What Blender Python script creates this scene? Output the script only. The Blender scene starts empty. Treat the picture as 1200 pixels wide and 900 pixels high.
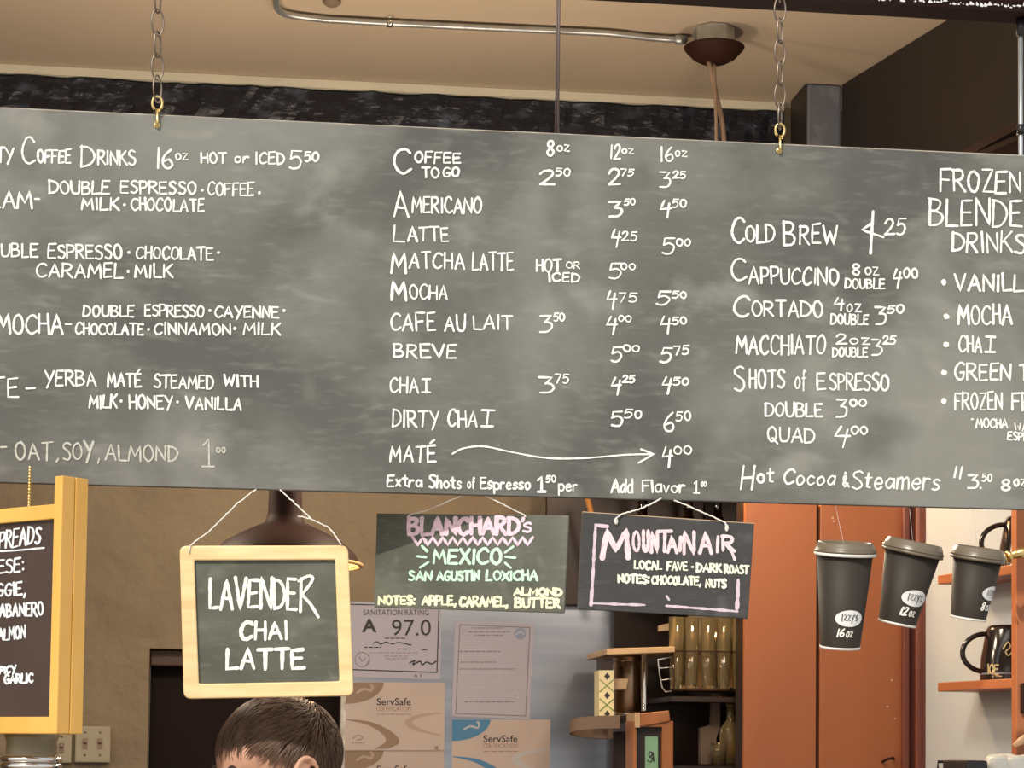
import bpy, bmesh, math, random
from mathutils import Vector, Matrix, noise
R = random.Random(7)
C = bpy.context.scene.collection
PI = math.pi
V = Vector
# ------------------------------------------------------------------ camera
F_PX, YAW, PITCH, ROLL, SHIFT = 2600.0, math.radians(7.07), math.radians(3.4), 0.012, 281.5
CM = (Matrix.Rotation(-YAW, 3, 'Z') @ Matrix.Rotation(PI/2+PITCH, 3, 'X') @ Matrix.Rotation(ROLL, 3, 'Z'))
CAM = V((0, 0, 1.6))
cd = bpy.data.cameras.new('camera'); co = bpy.data.objects.new('camera', cd); C.objects.link(co)
cd.sensor_fit = 'HORIZONTAL'; cd.sensor_width = 36; cd.lens = F_PX/1200*36; cd.shift_y = SHIFT/1200
m4 = CM.to_4x4(); m4.translation = CAM; co.matrix_world = m4
cd.clip_start = .05
bpy.context.scene.camera = co
def ray(x, y): return CM @ V(((x-600)/F_PX, (450-y)/F_PX+SHIFT/F_PX, -1))
# ------------------------------------------------------------------ light
sc = bpy.context.scene
sc.view_settings.view_transform = 'Standard'; sc.view_settings.look = 'None'
sc.view_settings.exposure = 0.0; sc.view_settings.gamma = 1; sc.view_settings.use_curve_mapping = False
w = bpy.data.worlds.new('sky'); sc.world = w; w.use_nodes = True
wn = w.node_tree; bg = wn.nodes['Background']
sky = wn.nodes.new('ShaderNodeTexSky'); sky.sky_type = 'NISHITA'; sky.sun_disc = False
sky.sun_elevation = math.radians(42); sky.sun_rotation = math.radians(220); sky.dust_density = 3; sky.air_density = 1.0
mixw = wn.nodes.new('ShaderNodeMix'); mixw.data_type = 'RGBA'; mixw.inputs[0].default_value = .55
wn.links.new(sky.outputs[0], mixw.inputs[6]); mixw.inputs[7].default_value = (5.6, 5.5, 5.3, 1)
wn.links.new(mixw.outputs[2], bg.inputs[0]); bg.inputs[1].default_value = .19
sl = bpy.data.lights.new('sun', 'SUN'); so = bpy.data.objects.new('sun', sl); C.objects.link(so)
sl.energy = 3.2; sl.angle = math.radians(.6); sl.color = (1, .95, .86)
SUN_DIR = V((.34, .60, -.62)); so.rotation_euler = SUN_DIR.to_track_quat('-Z', 'Y').to_euler(); so.location = (-3, -2, 5)
def bulb(loc, watts, col=(1, .72, .42), rad=.04):  # point light, for the lamps' bulbs and the added fill lights
    l = bpy.data.lights.new('bulb_or_fill_light', 'POINT'); o = bpy.data.objects.new('bulb_or_fill_light', l); C.objects.link(o)
    l.energy = watts; l.color = col; l.shadow_soft_size = rad; o.location = loc
    return o
BULB_FRONT, BULB_BACK = 7, 14
FILL_LIGHTS = [((-.30, 4.55, 2.36), 17), ((.42, 4.45, 2.36), 17), ((1.05, 4.25, 2.36), 15.5)]   # added warm fill lights, unseen behind the menu board, brightening ceiling and walls
for _p, _w in FILL_LIGHTS:
    bulb(_p, _w, (1, .81, .61), .07)
# ------------------------------------------------------------------ placing helpers
def at(x, y, Y):
    d = ray(x, y); return CAM + d*(Y/d.y)
def atz(x, y, z):
    d = ray(x, y); return CAM + d*((z-1.6)/d.z)
def plane(p0, n):
    p0, n = V(p0), V(n)
    def f(x, y, off=0.0):
        d = ray(x, y); p = CAM + d*((p0-CAM).dot(n)/d.dot(n)); return p + n*off
    f.n = n; f.off = lambda x, y, o: f(x, y, o)
    return f
def front(Y): return plane((0, Y, 0), (0, -1, 0))
# ------------------------------------------------------------------ materials
MATS = {}
def mat(name, col, rough=.6, metal=0.0, col2=None, vscale=4.0, stretch=(1, 1, 1), bump=0.0, bscale=40.0, lo=.35, hi=.65,
        glass=False, emit=None, ior=1.45, detail=6, spec=None, coat=0, bdist=.01):
    if name in MATS: return MATS[name]
    m = bpy.data.materials.new(name); m.use_nodes = True; nt = m.node_tree; b = nt.nodes['Principled BSDF']
    tc = nt.nodes.new('ShaderNodeTexCoord'); mp = nt.nodes.new('ShaderNodeMapping'); mp.inputs['Scale'].default_value = stretch
    nt.links.new(tc.outputs['Object'], mp.inputs[0])
    c4 = (*col, 1)
    b.inputs['Base Color'].default_value = c4; b.inputs['Roughness'].default_value = rough; b.inputs['Metallic'].default_value = metal
    if spec is not None: b.inputs['Specular IOR Level'].default_value = spec
    if coat: b.inputs['Coat Weight'].default_value = coat; b.inputs['Coat Roughness'].default_value = .15
    if col2 is None: col2 = tuple(x*.86 for x in col)
    n = nt.nodes.new('ShaderNodeTexNoise'); n.inputs['Scale'].default_value = vscale; n.inputs['Detail'].default_value = detail
    nt.links.new(mp.outputs[0], n.inputs['Vector'])
    r = nt.nodes.new('ShaderNodeValToRGB'); r.color_ramp.elements[0].position = lo; r.color_ramp.elements[1].position = hi
    r.color_ramp.elements[0].color = c4; r.color_ramp.elements[1].color = (*col2, 1)
    nt.links.new(n.outputs[0], r.inputs[0]); nt.links.new(r.outputs[0], b.inputs['Base Color'])
    if bump:
        n2 = nt.nodes.new('ShaderNodeTexNoise'); n2.inputs['Scale'].default_value = bscale; n2.inputs['Detail'].default_value = 8
        nt.links.new(mp.outputs[0], n2.inputs['Vector'])
        bp = nt.nodes.new('ShaderNodeBump'); bp.inputs['Strength'].default_value = bump; bp.inputs['Distance'].default_value = bdist
        nt.links.new(n2.outputs[0], bp.inputs['Height']); nt.links.new(bp.outputs[0], b.inputs['Normal'])
    if glass: b.inputs['Transmission Weight'].default_value = glass if isinstance(glass, float) else 1; b.inputs['IOR'].default_value = ior
    if emit: b.inputs['Emission Color'].default_value = (*emit[0], 1); b.inputs['Emission Strength'].default_value = emit[1]
    MATS[name] = m; return m
def board_mat(name, base, dust, amt=(.42, .72), sc1=2.2):
    """chalkboard: slate with wiped chalk dust in soft horizontal smears and a fine grain"""
    m = bpy.data.materials.new(name); m.use_nodes = True; nt = m.node_tree; b = nt.nodes['Principled BSDF']; L = nt.links.new
    tc = nt.nodes.new('ShaderNodeTexCoord')
    def nz(scale, st, det=5, dist=0.0):
        mp = nt.nodes.new('ShaderNodeMapping'); mp.inputs['Scale'].default_value = st; L(tc.outputs['Object'], mp.inputs[0])
        n = nt.nodes.new('ShaderNodeTexNoise'); n.inputs['Scale'].default_value = scale; n.inputs['Detail'].default_value = det; n.inputs['Distortion'].default_value = dist
        L(mp.outputs[0], n.inputs['Vector']); return n.outputs[0]
    def ramp(s, lo, hi, a=0, c=1):
        r = nt.nodes.new('ShaderNodeMapRange'); r.inputs[1].default_value = lo; r.inputs[2].default_value = hi; r.inputs[3].default_value = a; r.inputs[4].default_value = c
        r.interpolation_type = 'SMOOTHSTEP'; L(s, r.inputs[0]); return r.outputs[0]
    def mix(f, a, bb):
        x = nt.nodes.new('ShaderNodeMix'); x.data_type = 'RGBA'
        if isinstance(f, float): x.inputs[0].default_value = f
        else: L(f, x.inputs[0])
        for s, i in ((a, 6), (bb, 7)):
            if isinstance(s, tuple): x.inputs[i].default_value = (*s, 1)
            else: L(s, x.inputs[i])
        return x.outputs[2]
    c = mix(ramp(nz(sc1, (1, 1, 1.15), 7, .35), *amt), base, dust)
    brighter = tuple(min(1, x*1.5) for x in dust)
    c = mix(ramp(nz(sc1*3.2, (.9, 1, 1.2), 9, .3), .54, .76, 0, .55), c, brighter)
    c = mix(ramp(nz(sc1*9, (.5, 1, 1.6), 6, .6), .56, .8, 0, .4), c, brighter)
    c = mix(ramp(nz(55, (.5, 1, 2), 4), .5, .8, 0, .25), c, tuple(x*1.25 for x in dust))
    c = mix(ramp(nz(5, (1, 1, 1), 4), .55, .75, 0, .5), c, tuple(x*.62 for x in base))
    L(c, b.inputs['Base Color']); b.inputs['Roughness'].default_value = .75; b.inputs['Specular IOR Level'].default_value = .3
    MATS[name] = m; return m
def chalk_mat(name, col, thin=.5):
    m = mat(name, col, .95, col2=tuple(x*.62+.05 for x in col), vscale=150, lo=.45, hi=.8, detail=3, spec=.1); return m

M_BOARD = board_mat('slate_grey', (.083, .083, .074), (.20, .198, .174), (.36, .68))
M_SLATE = board_mat('slate_small', (.082, .086, .066), (.14, .143, .112), (.38, .75), 6)
M_SLATED = board_mat('slate_dark', (.045, .044, .043), (.075, .073, .07), (.45, .8), 6)
M_BROWNB = mat('brown_board', (.045, .026, .019), .5, col2=(.06, .036, .027))
M_CHALK = chalk_mat('chalk_white', (.84, .83, .75)); M_FAINT = chalk_mat('chalk_faint', (.50, .49, .42))
M_PINK = chalk_mat('chalk_pink', (.80, .58, .66)); M_GREEN = chalk_mat('chalk_green', (.56, .84, .62)); M_YEL = chalk_mat('chalk_yellow', (.87, .85, .55))
M_ROSE = chalk_mat('chalk_rose', (.78, .60, .62)); M_CREAM = chalk_mat('chalk_cream', (.86, .85, .66))
M_PINE = mat('pale_pine', (.82, .62, .32), .45, col2=(.70, .48, .22), vscale=9, stretch=(1, 1, 6), bump=.05, coat=.2)
M_HONEY = mat('honey_pine', (.76, .43, .095), .4, col2=(.66, .33, .055), vscale=8, stretch=(1, 1, .3), coat=.3)
M_OLIVEW = mat('olive_wood', (.45, .33, .10), .5)
M_STEEL = mat('brushed_steel', (.38, .41, .47), .30, .9, col2=(.30, .33, .40), vscale=6, stretch=(.3, 1, 4))
M_GALV = mat('galvanised', (.62, .65, .65), .4, .8, col2=(.46, .48, .5), vscale=18)
M_CHROME = mat('chrome', (.86, .85, .82), .12, 1)
M_BRASS = mat('brass', (.83, .62, .26), .28, 1)
M_IRON = mat('dull_chain_metal', (.30, .245, .185), .42, .8, col2=(.15, .11, .085), vscale=60)
M_BRONZE = mat('dark_bronze', (.026, .010, .007), .6, 0, col2=(.034, .013, .008), spec=.12)
M_CORD = mat('tan_cord', (.33, .23, .16), .7, bump=.2, bscale=200)
M_STRING = mat('white_string', (.80, .77, .68), .9, bump=.3, bscale=300)
M_PLASTER = mat('brown_plaster', (.255, .20, .130), .85, col2=(.19, .148, .096), vscale=3.0, bump=1.0, bscale=7, detail=9, bdist=.035)
M_CEIL = mat('tan_ceiling', (.56, .455, .335), .85, col2=(.51, .42, .315), vscale=1.5, bump=.06, bscale=4)
M_BLACKP = mat('cracked_black_paint_sheen', (.013, .015, .024), .3, col2=(.10, .13, .19), vscale=16, stretch=(.7, 1, 1.3), bump=1.0, bscale=30, lo=.56, hi=.78)  # black paint; its bluish tones put a daylight sheen into the colour
M_BLACKW = mat('black_brown_wall', (.022, .017, .015), .55, col2=(.03, .021, .017), vscale=3, bump=.05)
M_GREYP = mat('grey_paint', (.17, .19, .235), .5, col2=(.26, .28, .33), vscale=20, lo=.55, hi=.75, bump=.3, bscale=30)
M_CREAMT = mat('cream_trim', (.80, .77, .62), .7)
M_ORANGE = mat('orange_brown_paint', (.41, .138, .052), .42, col2=(.36, .118, .044), vscale=2.5, stretch=(2, 1, .5))
M_MAROON = mat('maroon_trim', (.14, .040, .030), .4, col2=(.19, .055, .035), vscale=6, stretch=(2, 2, .4))
M_WHITEW = mat('white_painted_wall', (.51, .56, .59), .7, col2=(.47, .53, .575), vscale=4)
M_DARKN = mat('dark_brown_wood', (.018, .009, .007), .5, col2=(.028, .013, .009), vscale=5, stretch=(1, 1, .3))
M_DOOR = mat('dark_door', (.017, .011, .010), .7, spec=.08)
M_DOORT = mat('door_brown', (.06, .024, .013), .5)
M_FLOOR = mat('tile_floor', (.22, .17, .13), .6, col2=(.17, .13, .10), vscale=3)
M_PAVE = mat('street_paving', (.42, .40, .37), .9, col2=(.36, .34, .31), vscale=2)
M_PAPER = mat('lilac_white_paper', (.36, .355, .43), .7, col2=(.345, .34, .41)); M_PAPERW = mat('warm_paper', (.46, .385, .355), .7)
M_INK = mat('black_ink', (.03, .03, .035), .7); M_INKG = mat('grey_ink', (.20, .18, .2), .7); M_TAUPE = mat('taupe_ink', (.24, .17, .12), .7); M_TAUPE2 = mat('pale_taupe_ink', (.38, .30, .24), .7)
M_BLUE = mat('blue_ink', (.06, .20, .38), .7); M_BLUEG = mat('blue_grey_ink', (.24, .29, .40), .7); M_PALEB = mat('pale_blue_ink', (.42, .44, .48), .7); M_WHITEINK = mat('white_ink', (.75, .75, .75), .7)
M_SWITCH = mat('aged_ivory_plastic', (.36, .32, .23), .45, col2=(.30, .26, .18), vscale=8)
M_CUP = mat('charcoal_cup_paper', (.027, .021, .015), .6, col2=(.032, .025, .018), spec=.3); M_LID = mat('taupe_plastic_lid', (.135, .105, .070), .33)
M_RIM = mat('white_paper_rim', (.72, .70, .64), .6); M_LABEL = mat('white_sticker', (.80, .80, .77), .5)
M_AMBER = mat('amber_glass', (1, .82, .46), .03, glass=.93); M_CLEAR = mat('clear_glass', (.9, .88, .78), .03, glass=True); M_BROWNG = mat('brown_glass', (.35, .16, .06), .05, glass=True)
M_TAN = mat('tan_wood', (.50, .36, .21), .5, col2=(.42, .29, .16), vscale=8, stretch=(1, 1, 5)); M_REDW = mat('red_brown_wood', (.36, .14, .045), .4, col2=(.28, .10, .03), vscale=8, stretch=(3, 3, 1)); M_GREYW = mat('grey_brown_wood', (.17, .115, .08), .6)
M_GREENL = mat('green_label', (.24, .46, .30), .5); M_CREAMP = mat('cream_pattern', (.74, .66, .40), .5); M_GREENP = mat('green_pattern', (.16, .26, .06), .5)
M_BLACKC = mat('black_ceramic', (.012, .009, .008), .15, col2=(.018, .012, .01), coat=.4); M_WHITEC = mat('white_ceramic', (.85, .83, .74), .25); M_GOLD = mat('gold_print', (.62, .46, .25), .4, .2)
M_SKIN = mat('skin', (.62, .36, .24), .5, col2=(.56, .30, .20), vscale=12); M_HAIR = mat('brown_hair', (.085, .045, .025), .45, col2=(.135, .074, .042), vscale=30, stretch=(1, 1, .3)); M_HAIRD = mat('dark_hair_base', (.055, .030, .017), .7)
M_SHIRT = mat('dark_shirt', (.04, .045, .06), .85); M_JEAN = mat('dark_jeans', (.03, .04, .07), .85); M_SHOE = mat('black_shoe', (.02, .02, .02), .5)
M_EYE = mat('eye_white', (.8, .78, .75), .2); M_IRIS = mat('iris_brown', (.08, .04, .02), .2); M_BULB = mat('glowing_bulb', (1, .8, .5), .3, emit=((1, .66, .3), 9)); M_SHADEIN = mat('warm_shade_lining', (.80, .52, .22), .45)
M_BLACKM = mat('black_metal', (.015, .013, .013), .35)
# ------------------------------------------------------------------ mesh helpers
class MB:
    def __init__(s): s.v = []; s.f = []; s.sm = []
    def add(s, vs, fs, smooth=False):
        o = len(s.v); s.v += [V(p) for p in vs]
        for f in fs: s.f.append([i+o for i in f]); s.sm.append(smooth)
        return s
    def hexa(s, b, t):     # two matching loops
        n = len(b); fs = [list(range(n))[::-1], [n+i for i in range(n)]]
        fs += [[i, (i+1) % n, n+(i+1) % n, n+i] for i in range(n)]
        return s.add(list(b)+list(t), fs)
    def box(s, a, b):
        x0, y0, z0 = a; x1, y1, z1 = b
        return s.hexa([(x0, y0, z0), (x1, y0, z0), (x1, y1, z0), (x0, y1, z0)], [(x0, y0, z1), (x1, y0, z1), (x1, y1, z1), (x0, y1, z1)])
    def obox(s, o, ax, ay, az):   # oriented box from a corner and three edge vectors
        o, ax, ay, az = V(o), V(ax), V(ay), V(az)
        b = [o, o+ax, o+ax+ay, o+ay]; return s.hexa(b, [p+az for p in b])
    def prism(s, poly, d):
        d = V(d); return s.hexa([V(p) for p in poly], [V(p)+d for p in poly])
    def tube(s, pts, r, n=8, closed=False, caps=True):
        pts = [V(p) for p in pts]; k = len(pts); rs = r if isinstance(r, (list, tuple)) else [r]*k
        vs = []; prev = None
        for i, p in enumerate(pts):
            if closed: t = pts[(i+1) % k]-pts[i-1]
            else: t = pts[min(i+1, k-1)]-pts[max(i-1, 0)]
            t = t.normalized() if t.length > 1e-9 else V((0, 0, 1))
            if prev is None:
                u = t.cross(V((0, 0, 1)));  u = t.cross(V((1, 0, 0))) if u.length < .1 else u
            else: u = prev - t*prev.dot(t)
            u.normalize(); prev = u; w_ = t.cross(u)
            for j in range(n):
                a = 2*PI*j/n; vs.append(p+(u*math.cos(a)+w_*math.sin(a))*rs[i])
        fs = []
        for i in range(k if closed else k-1):
            i2 = (i+1) % k
            for j in range(n): fs.append([i*n+j, i*n+(j+1) % n, i2*n+(j+1) % n, i2*n+j])
        if caps and not closed: fs += [list(range(n))[::-1], [(k-1)*n+j for j in range(n)]]
        return s.add(vs, fs, True)
    def lathe(s, prof, o, axis=(0, 0, 1), n=40, e1=None, closed=False):
        axis = V(axis).normalized(); e1 = V(e1) if e1 else (V((1, 0, 0)) if abs(axis.x) < .9 else V((0, 1, 0)))
        e1 = (e1-axis*e1.dot(axis)).normalized(); e2 = axis.cross(e1); o = V(o); vs = []
        for r, h in prof:
            for j in range(n):
                a = 2*PI*j/n; vs.append(o+axis*h+(e1*math.cos(a)+e2*math.sin(a))*max(r, 1e-5))
        fs = []
        for i in range(len(prof)-1):
            for j in range(n): fs.append([i*n+j, i*n+(j+1) % n, (i+1)*n+(j+1) % n, (i+1)*n+j])
        return s.add(vs, fs, True)
    def ell(s, c, r, rot=None, nu=20, nv=12):
        c = V(c); r = tuple(r) if isinstance(r, (tuple, list)) else (r, r, r); vs = []
        for i in range(nv+1):
            th = PI*i/nv
            for j in range(nu):
                ph = 2*PI*j/nu; p = V((r[0]*math.sin(th)*math.cos(ph), r[1]*math.sin(th)*math.sin(ph), r[2]*math.cos(th)))
                vs.append(c+(rot @ p if rot else p))
        fs = [[i*nu+j, (i+1)*nu+j, (i+1)*nu+(j+1) % nu, i*nu+(j+1) % nu] for i in range(nv) for j in range(nu)]
        return s.add(vs, fs, True)
    def cap(s, a, b, ra, rb, n=16):   # tapered capsule
        a, b = V(a), V(b); k = 8; pts = []; rs = []; d = (b-a).normalized()
        for i in range(k): t = PI/2*(1-i/k); pts.append(a-d*ra*math.sin(t)); rs.append(max(ra*math.cos(t), 1e-4))
        for i in range(7): t = i/6; pts.append(a.lerp(b, t)); rs.append(ra+(rb-ra)*t)
        for i in range(1, k+1): t = PI/2*i/k; pts.append(b+d*rb*math.sin(t)); rs.append(max(rb*math.cos(t), 1e-4))
        return s.tube(pts, rs, n)
    def build(s, name, m, parent=None, origin=None, bevel=0, weld=False):
        if parent is not None: org = V(parent['_o'])
        elif origin is not None: org = V(origin)
        else:
            xs = [p.x for p in s.v]; ys = [p.y for p in s.v]; zs = [p.z for p in s.v]
            org = V(((min(xs)+max(xs))/2, (min(ys)+max(ys))/2, min(zs)))
        me = bpy.data.meshes.new(name); me.from_pydata([p-org for p in s.v], [], s.f)
        me.polygons.foreach_set('use_smooth', s.sm); me.materials.append(m)
        bm = bmesh.new(); bm.from_mesh(me)
        if weld: bmesh.ops.remove_doubles(bm, verts=bm.verts, dist=1e-5)
        bmesh.ops.recalc_face_normals(bm, faces=bm.faces); bm.to_mesh(me); bm.free()
        o = bpy.data.objects.new(name, me); C.objects.link(o)
        if parent is not None: o.parent = parent
        else: o.location = org
        o['_o'] = tuple(org)
        if bevel:
            bv = o.modifiers.new('bevel', 'BEVEL'); bv.width = bevel; bv.segments = 2; bv.limit_method = 'ANGLE'
        return o
def tag(o, label, cat, group=None):
    o['label'] = label; o['category'] = cat
    if group: o['group'] = group
    return o
def thing(name, label, cat, loc, group=None):
    o = bpy.data.objects.new(name, None); C.objects.link(o); o.location = V(loc); o.empty_display_size = .05; o['_o'] = tuple(V(loc))
    return tag(o, label, cat, group)
def struct(o): o['kind'] = 'structure'; return o
def box(name, a, b, m, parent=None, bevel=0): return MB().box(a, b).build(name, m, parent, bevel=bevel)
def copy_tree(o, parent=None):
    c = o.copy(); C.objects.link(c)
    if parent: c.parent = parent
    for ch in list(o.children): copy_tree(ch, c)
    return c
# ------------------------------------------------------------------ hand lettering: a stroke alphabet
G = {}
def g(ch, wd, s): G[ch] = (wd, s)
O6 = "~3.4,9.9 1.3,9 .2,6 .6,2.4 2.6,.1 4.6,1.2 5.6,4.4 5.2,7.8 3.2,10 2.6,9.7"
g('A', 6, "0,0 3,10 6,0;1,3.6 5,3.6"); g('B', 5.5, "0,0 .2,10;~0,9.8 3.5,9.6 4.6,7.8 3,5.6 .3,5.2;~.3,5.2 4,4.8 5.4,2.6 3.8,.4 0,0")
g('C', 5.6, "~5.6,8.4 4.2,9.9 2,9.2 .4,6.4 .2,3.4 1.4,.8 3.3,0 5.6,1.6"); g('D', 5.5, "0,0 .2,10;~-.2,9.8 3.4,9 5.5,6.3 5.2,3 3.2,.6 -.1,0")
g('E', 4.8, "4.7,10 .1,9.8 0,0 4.8,.2;.1,5.2 3.9,5.4"); g('F', 4.8, "4.9,10 .1,9.8 0,0;.1,5.2 3.8,5.3")
g('G', 5.7, "~5.5,8.6 4,10 2,9.4 .4,6.5 .2,3.5 1.4,.8 3.3,0 5,1 5.5,4;5.7,4.2 3.2,4.2"); g('H', 5, "0,0 .1,10;5,0 4.9,10;0,5 5,5.2")
g('I', 1, ".5,0 .5,10"); g('î', 3.4, "0,10 3.4,10;1.7,10 1.7,0;0,0 3.4,0"); g('K', 5, "0,0 .1,10;4.8,10 .1,4.4;1.3,5.6 5.2,0"); g('L', 4.5, ".2,10 0,0 4.6,.2")
g('M', 7, "0,0 .9,10 3.5,3 6.2,10 7,0"); g('N', 5.5, "0,0 .1,10 5.3,0 5.5,10"); g('O', 5.8, O6); g('P', 4.8, "0,0 .1,10;~-.2,9.8 3.8,9.6 4.9,7.4 3.4,5 .2,4.4")
g('Q', 6, O6+";3.2,2.8 6.3,-1"); g('R', 5.3, "0,0 .1,10;~-.2,9.8 3.6,9.7 4.7,7.6 3.2,5.4 .2,4.8;1.6,4.9 5.4,-.2"); g('S', 4.8, "~4.7,8.8 3.1,10 1,9.2 .6,7.2 2.4,5.6 4.4,4 4.6,1.8 2.8,0 .2,1")
g('T', 5.8, "-.1,9.8 6,10;3,9.9 2.9,0"); g('U', 5.4, "~0,10 .1,4 1,.8 2.8,0 4.6,.9 5.3,4 5.4,10"); g('V', 5.8, "0,10 2.9,0 5.8,10"); g('W', 8, "0,10 2,0 4,7 6,0 8,10")
g('X', 5.4, "0,0 5.4,10;0,10 5.4,0"); g('Y', 5.6, "0,10 2.8,5;5.8,10 1.6,-1.4"); g('Z', 5, "0,10 5,10 0,0 5.3,0"); g('É', 4.8, "4.7,10 .1,9.8 0,0 4.8,.2;.1,5.2 3.9,5.4;2,11.4 4.4,13.6")
g('0', 5, "~2.9,9.9 1.1,9 .1,6 .5,2.4 2.2,.1 3.9,1.2 4.8,4.4 4.5,7.8 2.8,10 2.2,9.7"); g('1', 1.6, "1,10 .8,0"); g('!', 3.6, ".2,7.8 1.9,10 1.8,0;0,0 3.6,.1")
g('2', 5, "~.2,7.4 1.5,9.8 3.7,9.7 4.5,7.6 3.1,4.2 0,0;0,0 5.2,.3"); g('3', 4.8, ".2,9.9 4.8,10 2.2,6.1;~2.2,6.1 4.4,5.5 4.9,3 3.3,.4 0,.1")
g('4', 5.4, "2.2,10.2 .1,4.4 5.5,4.9;4.8,8.6 3.3,-2"); g('5', 5, "5.2,10 1.1,9.9 .6,5.7;~.6,5.7 3,6.6 4.8,4.6 4,1.2 2,-.1 0,.6")
g('6', 4.6, "~4,10.2 1.4,7 .2,3.4 1.2,.4 3.4,.2 4.5,2.4 3.4,4.8 .7,3.6"); g('7', 4.8, "0,9.8 4.8,10 1.6,-.4"); g('8', 4.8, "~2.6,5.2 .6,7.2 1.4,9.6 3.4,9.8 4.4,7.8 2.6,5.2 .2,2.6 1.4,.2 3.6,.1 4.7,2.4 2.6,5.2")
g('9', 4.6, "~4.2,8.6 2.6,10 .5,8.4 .8,6 2.8,5.4 4.2,7.4 4.3,9;4.3,9 3.9,0")
g('a', 4.3, "~4,5.2 2,6 .2,3.6 .8,.6 2.6,.4 4,3.2;4.1,6 4.3,0"); g('c', 4.2, "~4,5 2.2,6 .3,3.6 .8,.6 2.4,0 4.2,1"); g('d', 4.3, "~4,5 2,6 .2,3.4 .8,.5 2.6,.3 4.1,3;4.2,10 4.3,0")
g('e', 4.2, "~.3,3 4,3.4 3.2,5.8 1.4,5.8 .2,3.2 1,.4 2.6,0 4.2,1"); g('f', 3.6, "~3.8,9.2 2.4,10 1.5,8 1.3,-1;.2,5.6 3.2,5.8"); g('h', 3.8, "0,10 0,0;~0,3.6 1.8,6 3.4,5.4 3.8,0"); g('l', .8, ".4,10 .4,0")
g('m', 6, "0,6 0,0;~0,4 1.6,6 2.8,5.4 3,0;~3,4 4.6,6 5.8,5.4 6,0"); g('o', 4.4, "~2.4,6 .8,5.2 .2,2.8 1.2,.3 3,.3 4.2,2.6 3.6,5.2 2,6"); g('p', 4, "0,6 0,-4;~0,5 2,6.2 4,4.4 3.6,1 1.8,0 0,1.2"); g('r', 3.2, "0,6 0,0;~0,3.6 1.4,5.8 3.2,5.6")
g('s', 3.4, "~3.4,5.2 2,6 .6,5 1,3.6 2.8,2.6 3.2,1 1.6,0 0,.7"); g('t', 3.2, "1.6,9 1.6,.8 3,.2;0,6.2 3.4,6.4"); g('v', 3.6, "0,6 1.8,0 3.6,6"); g('w', 5.6, "0,6 1.4,0 2.8,4.5 4.2,0 5.6,6"); g('x', 3.6, "0,6 3.6,0;3.6,6 0,0"); g('z', 4, "0,6 3.8,6 0,0 4,0"); g('y', 3.8, "0,6 1.9,.6;3.8,6 1,-4"); g('n', 3.6, "0,6 0,0;~0,3.6 1.8,6 3.2,5.4 3.6,0")
g('-', 3, "0,4.6 3,4.8"); g(',', 1.4, "1.2,1.2 .2,-2"); g('.', .8, ".2,.4 .6,0"); g(':', .8, ".4,7 .5,6.4;.4,1.6 .5,1"); g("'", 1, ".8,10 .2,7.4"); g('/', 3, "0,-1 3,10"); g('&', 3.6, "~3.8,.2 1,5 1.4,8 2.4,7 .6,3 1.4,.4 3.4,2.6;1.6,10 1.8,10.6"); g('$', 3.6, "0,1 1,10;2.4,0 3.4,10"); g('*', 1.2, ".2,8.4 .9,8.8"); g('·', 1.6, ".4,4.6 1.1,4.9")
def catmull(p, n=6):
    out = []
    for i in range(len(p)-1):
        a, b, c, d = p[max(i-1, 0)], p[i], p[i+1], p[min(i+2, len(p)-1)]
        for k in range(n):
            t = k/n
            out.append(tuple(.5*((2*b[q])+(-a[q]+c[q])*t+(2*a[q]-5*b[q]+4*c[q]-d[q])*t*t+(-a[q]+3*b[q]-3*c[q]+d[q])*t**3) for q in (0, 1)))
    out.append(p[-1]); return out
def catmull3(p, n=4):
    out = []
    for i in range(len(p)-1):
        a, b, c, d = p[max(i-1, 0)], p[i], p[i+1], p[min(i+2, len(p)-1)]
        for k in range(n): t = k/n; out.append(.5*((2*b)+(c-a)*t+(2*a-5*b+4*c-d)*t*t+(3*b-a-3*c+d)*t**3))
    out.append(p[-1]); return out
def lay(s, x0, x1, yt, yb, slope=0.0, jit=1.0, gap=1.7, lean=0.0):
    """strokes of a hand-lettered string filling x0..x1, cap height yt..yb (pixels of the frame)"""
    adv = []; x = 0
    for ch in s:
        if ch == ' ': x += 2.6; continue
        wd, d = G[ch]; adv.append((ch, x)); x += wd+gap
    tot = max(x-gap, .5); kx = (x1-x0)/tot; ky = (yb-yt)/10.0; out = []
    for ch, gx in adv:
        wd, d = G[ch]; a = R.uniform(-.05, .05)*jit+lean; sx = 1+R.uniform(-.06, .06)*jit; sy = 1+R.uniform(-.07, .06)*jit; dy = R.uniform(-.35, .35)*jit
        for st in d.split(';'):
            sm = st[0] == '~'; st = st.lstrip('~')
            P = [tuple(float(q) for q in p.split(',')) for p in st.split()]
            P = [(px+R.uniform(-.22, .22)*jit, py+R.uniform(-.25, .25)*jit) for px, py in P]
            P = catmull(P) if sm else P
            q = []
            for px, py in P:
                lx = wd/2+(px-wd/2)*sx+a*(py-5); X = x0+(gx+lx)*kx; q.append((X, yb-(py*sy+dy)*ky+slope*(X-(x0+x1)/2)))
            out.append(q)
    return out
STK = [0]
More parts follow.
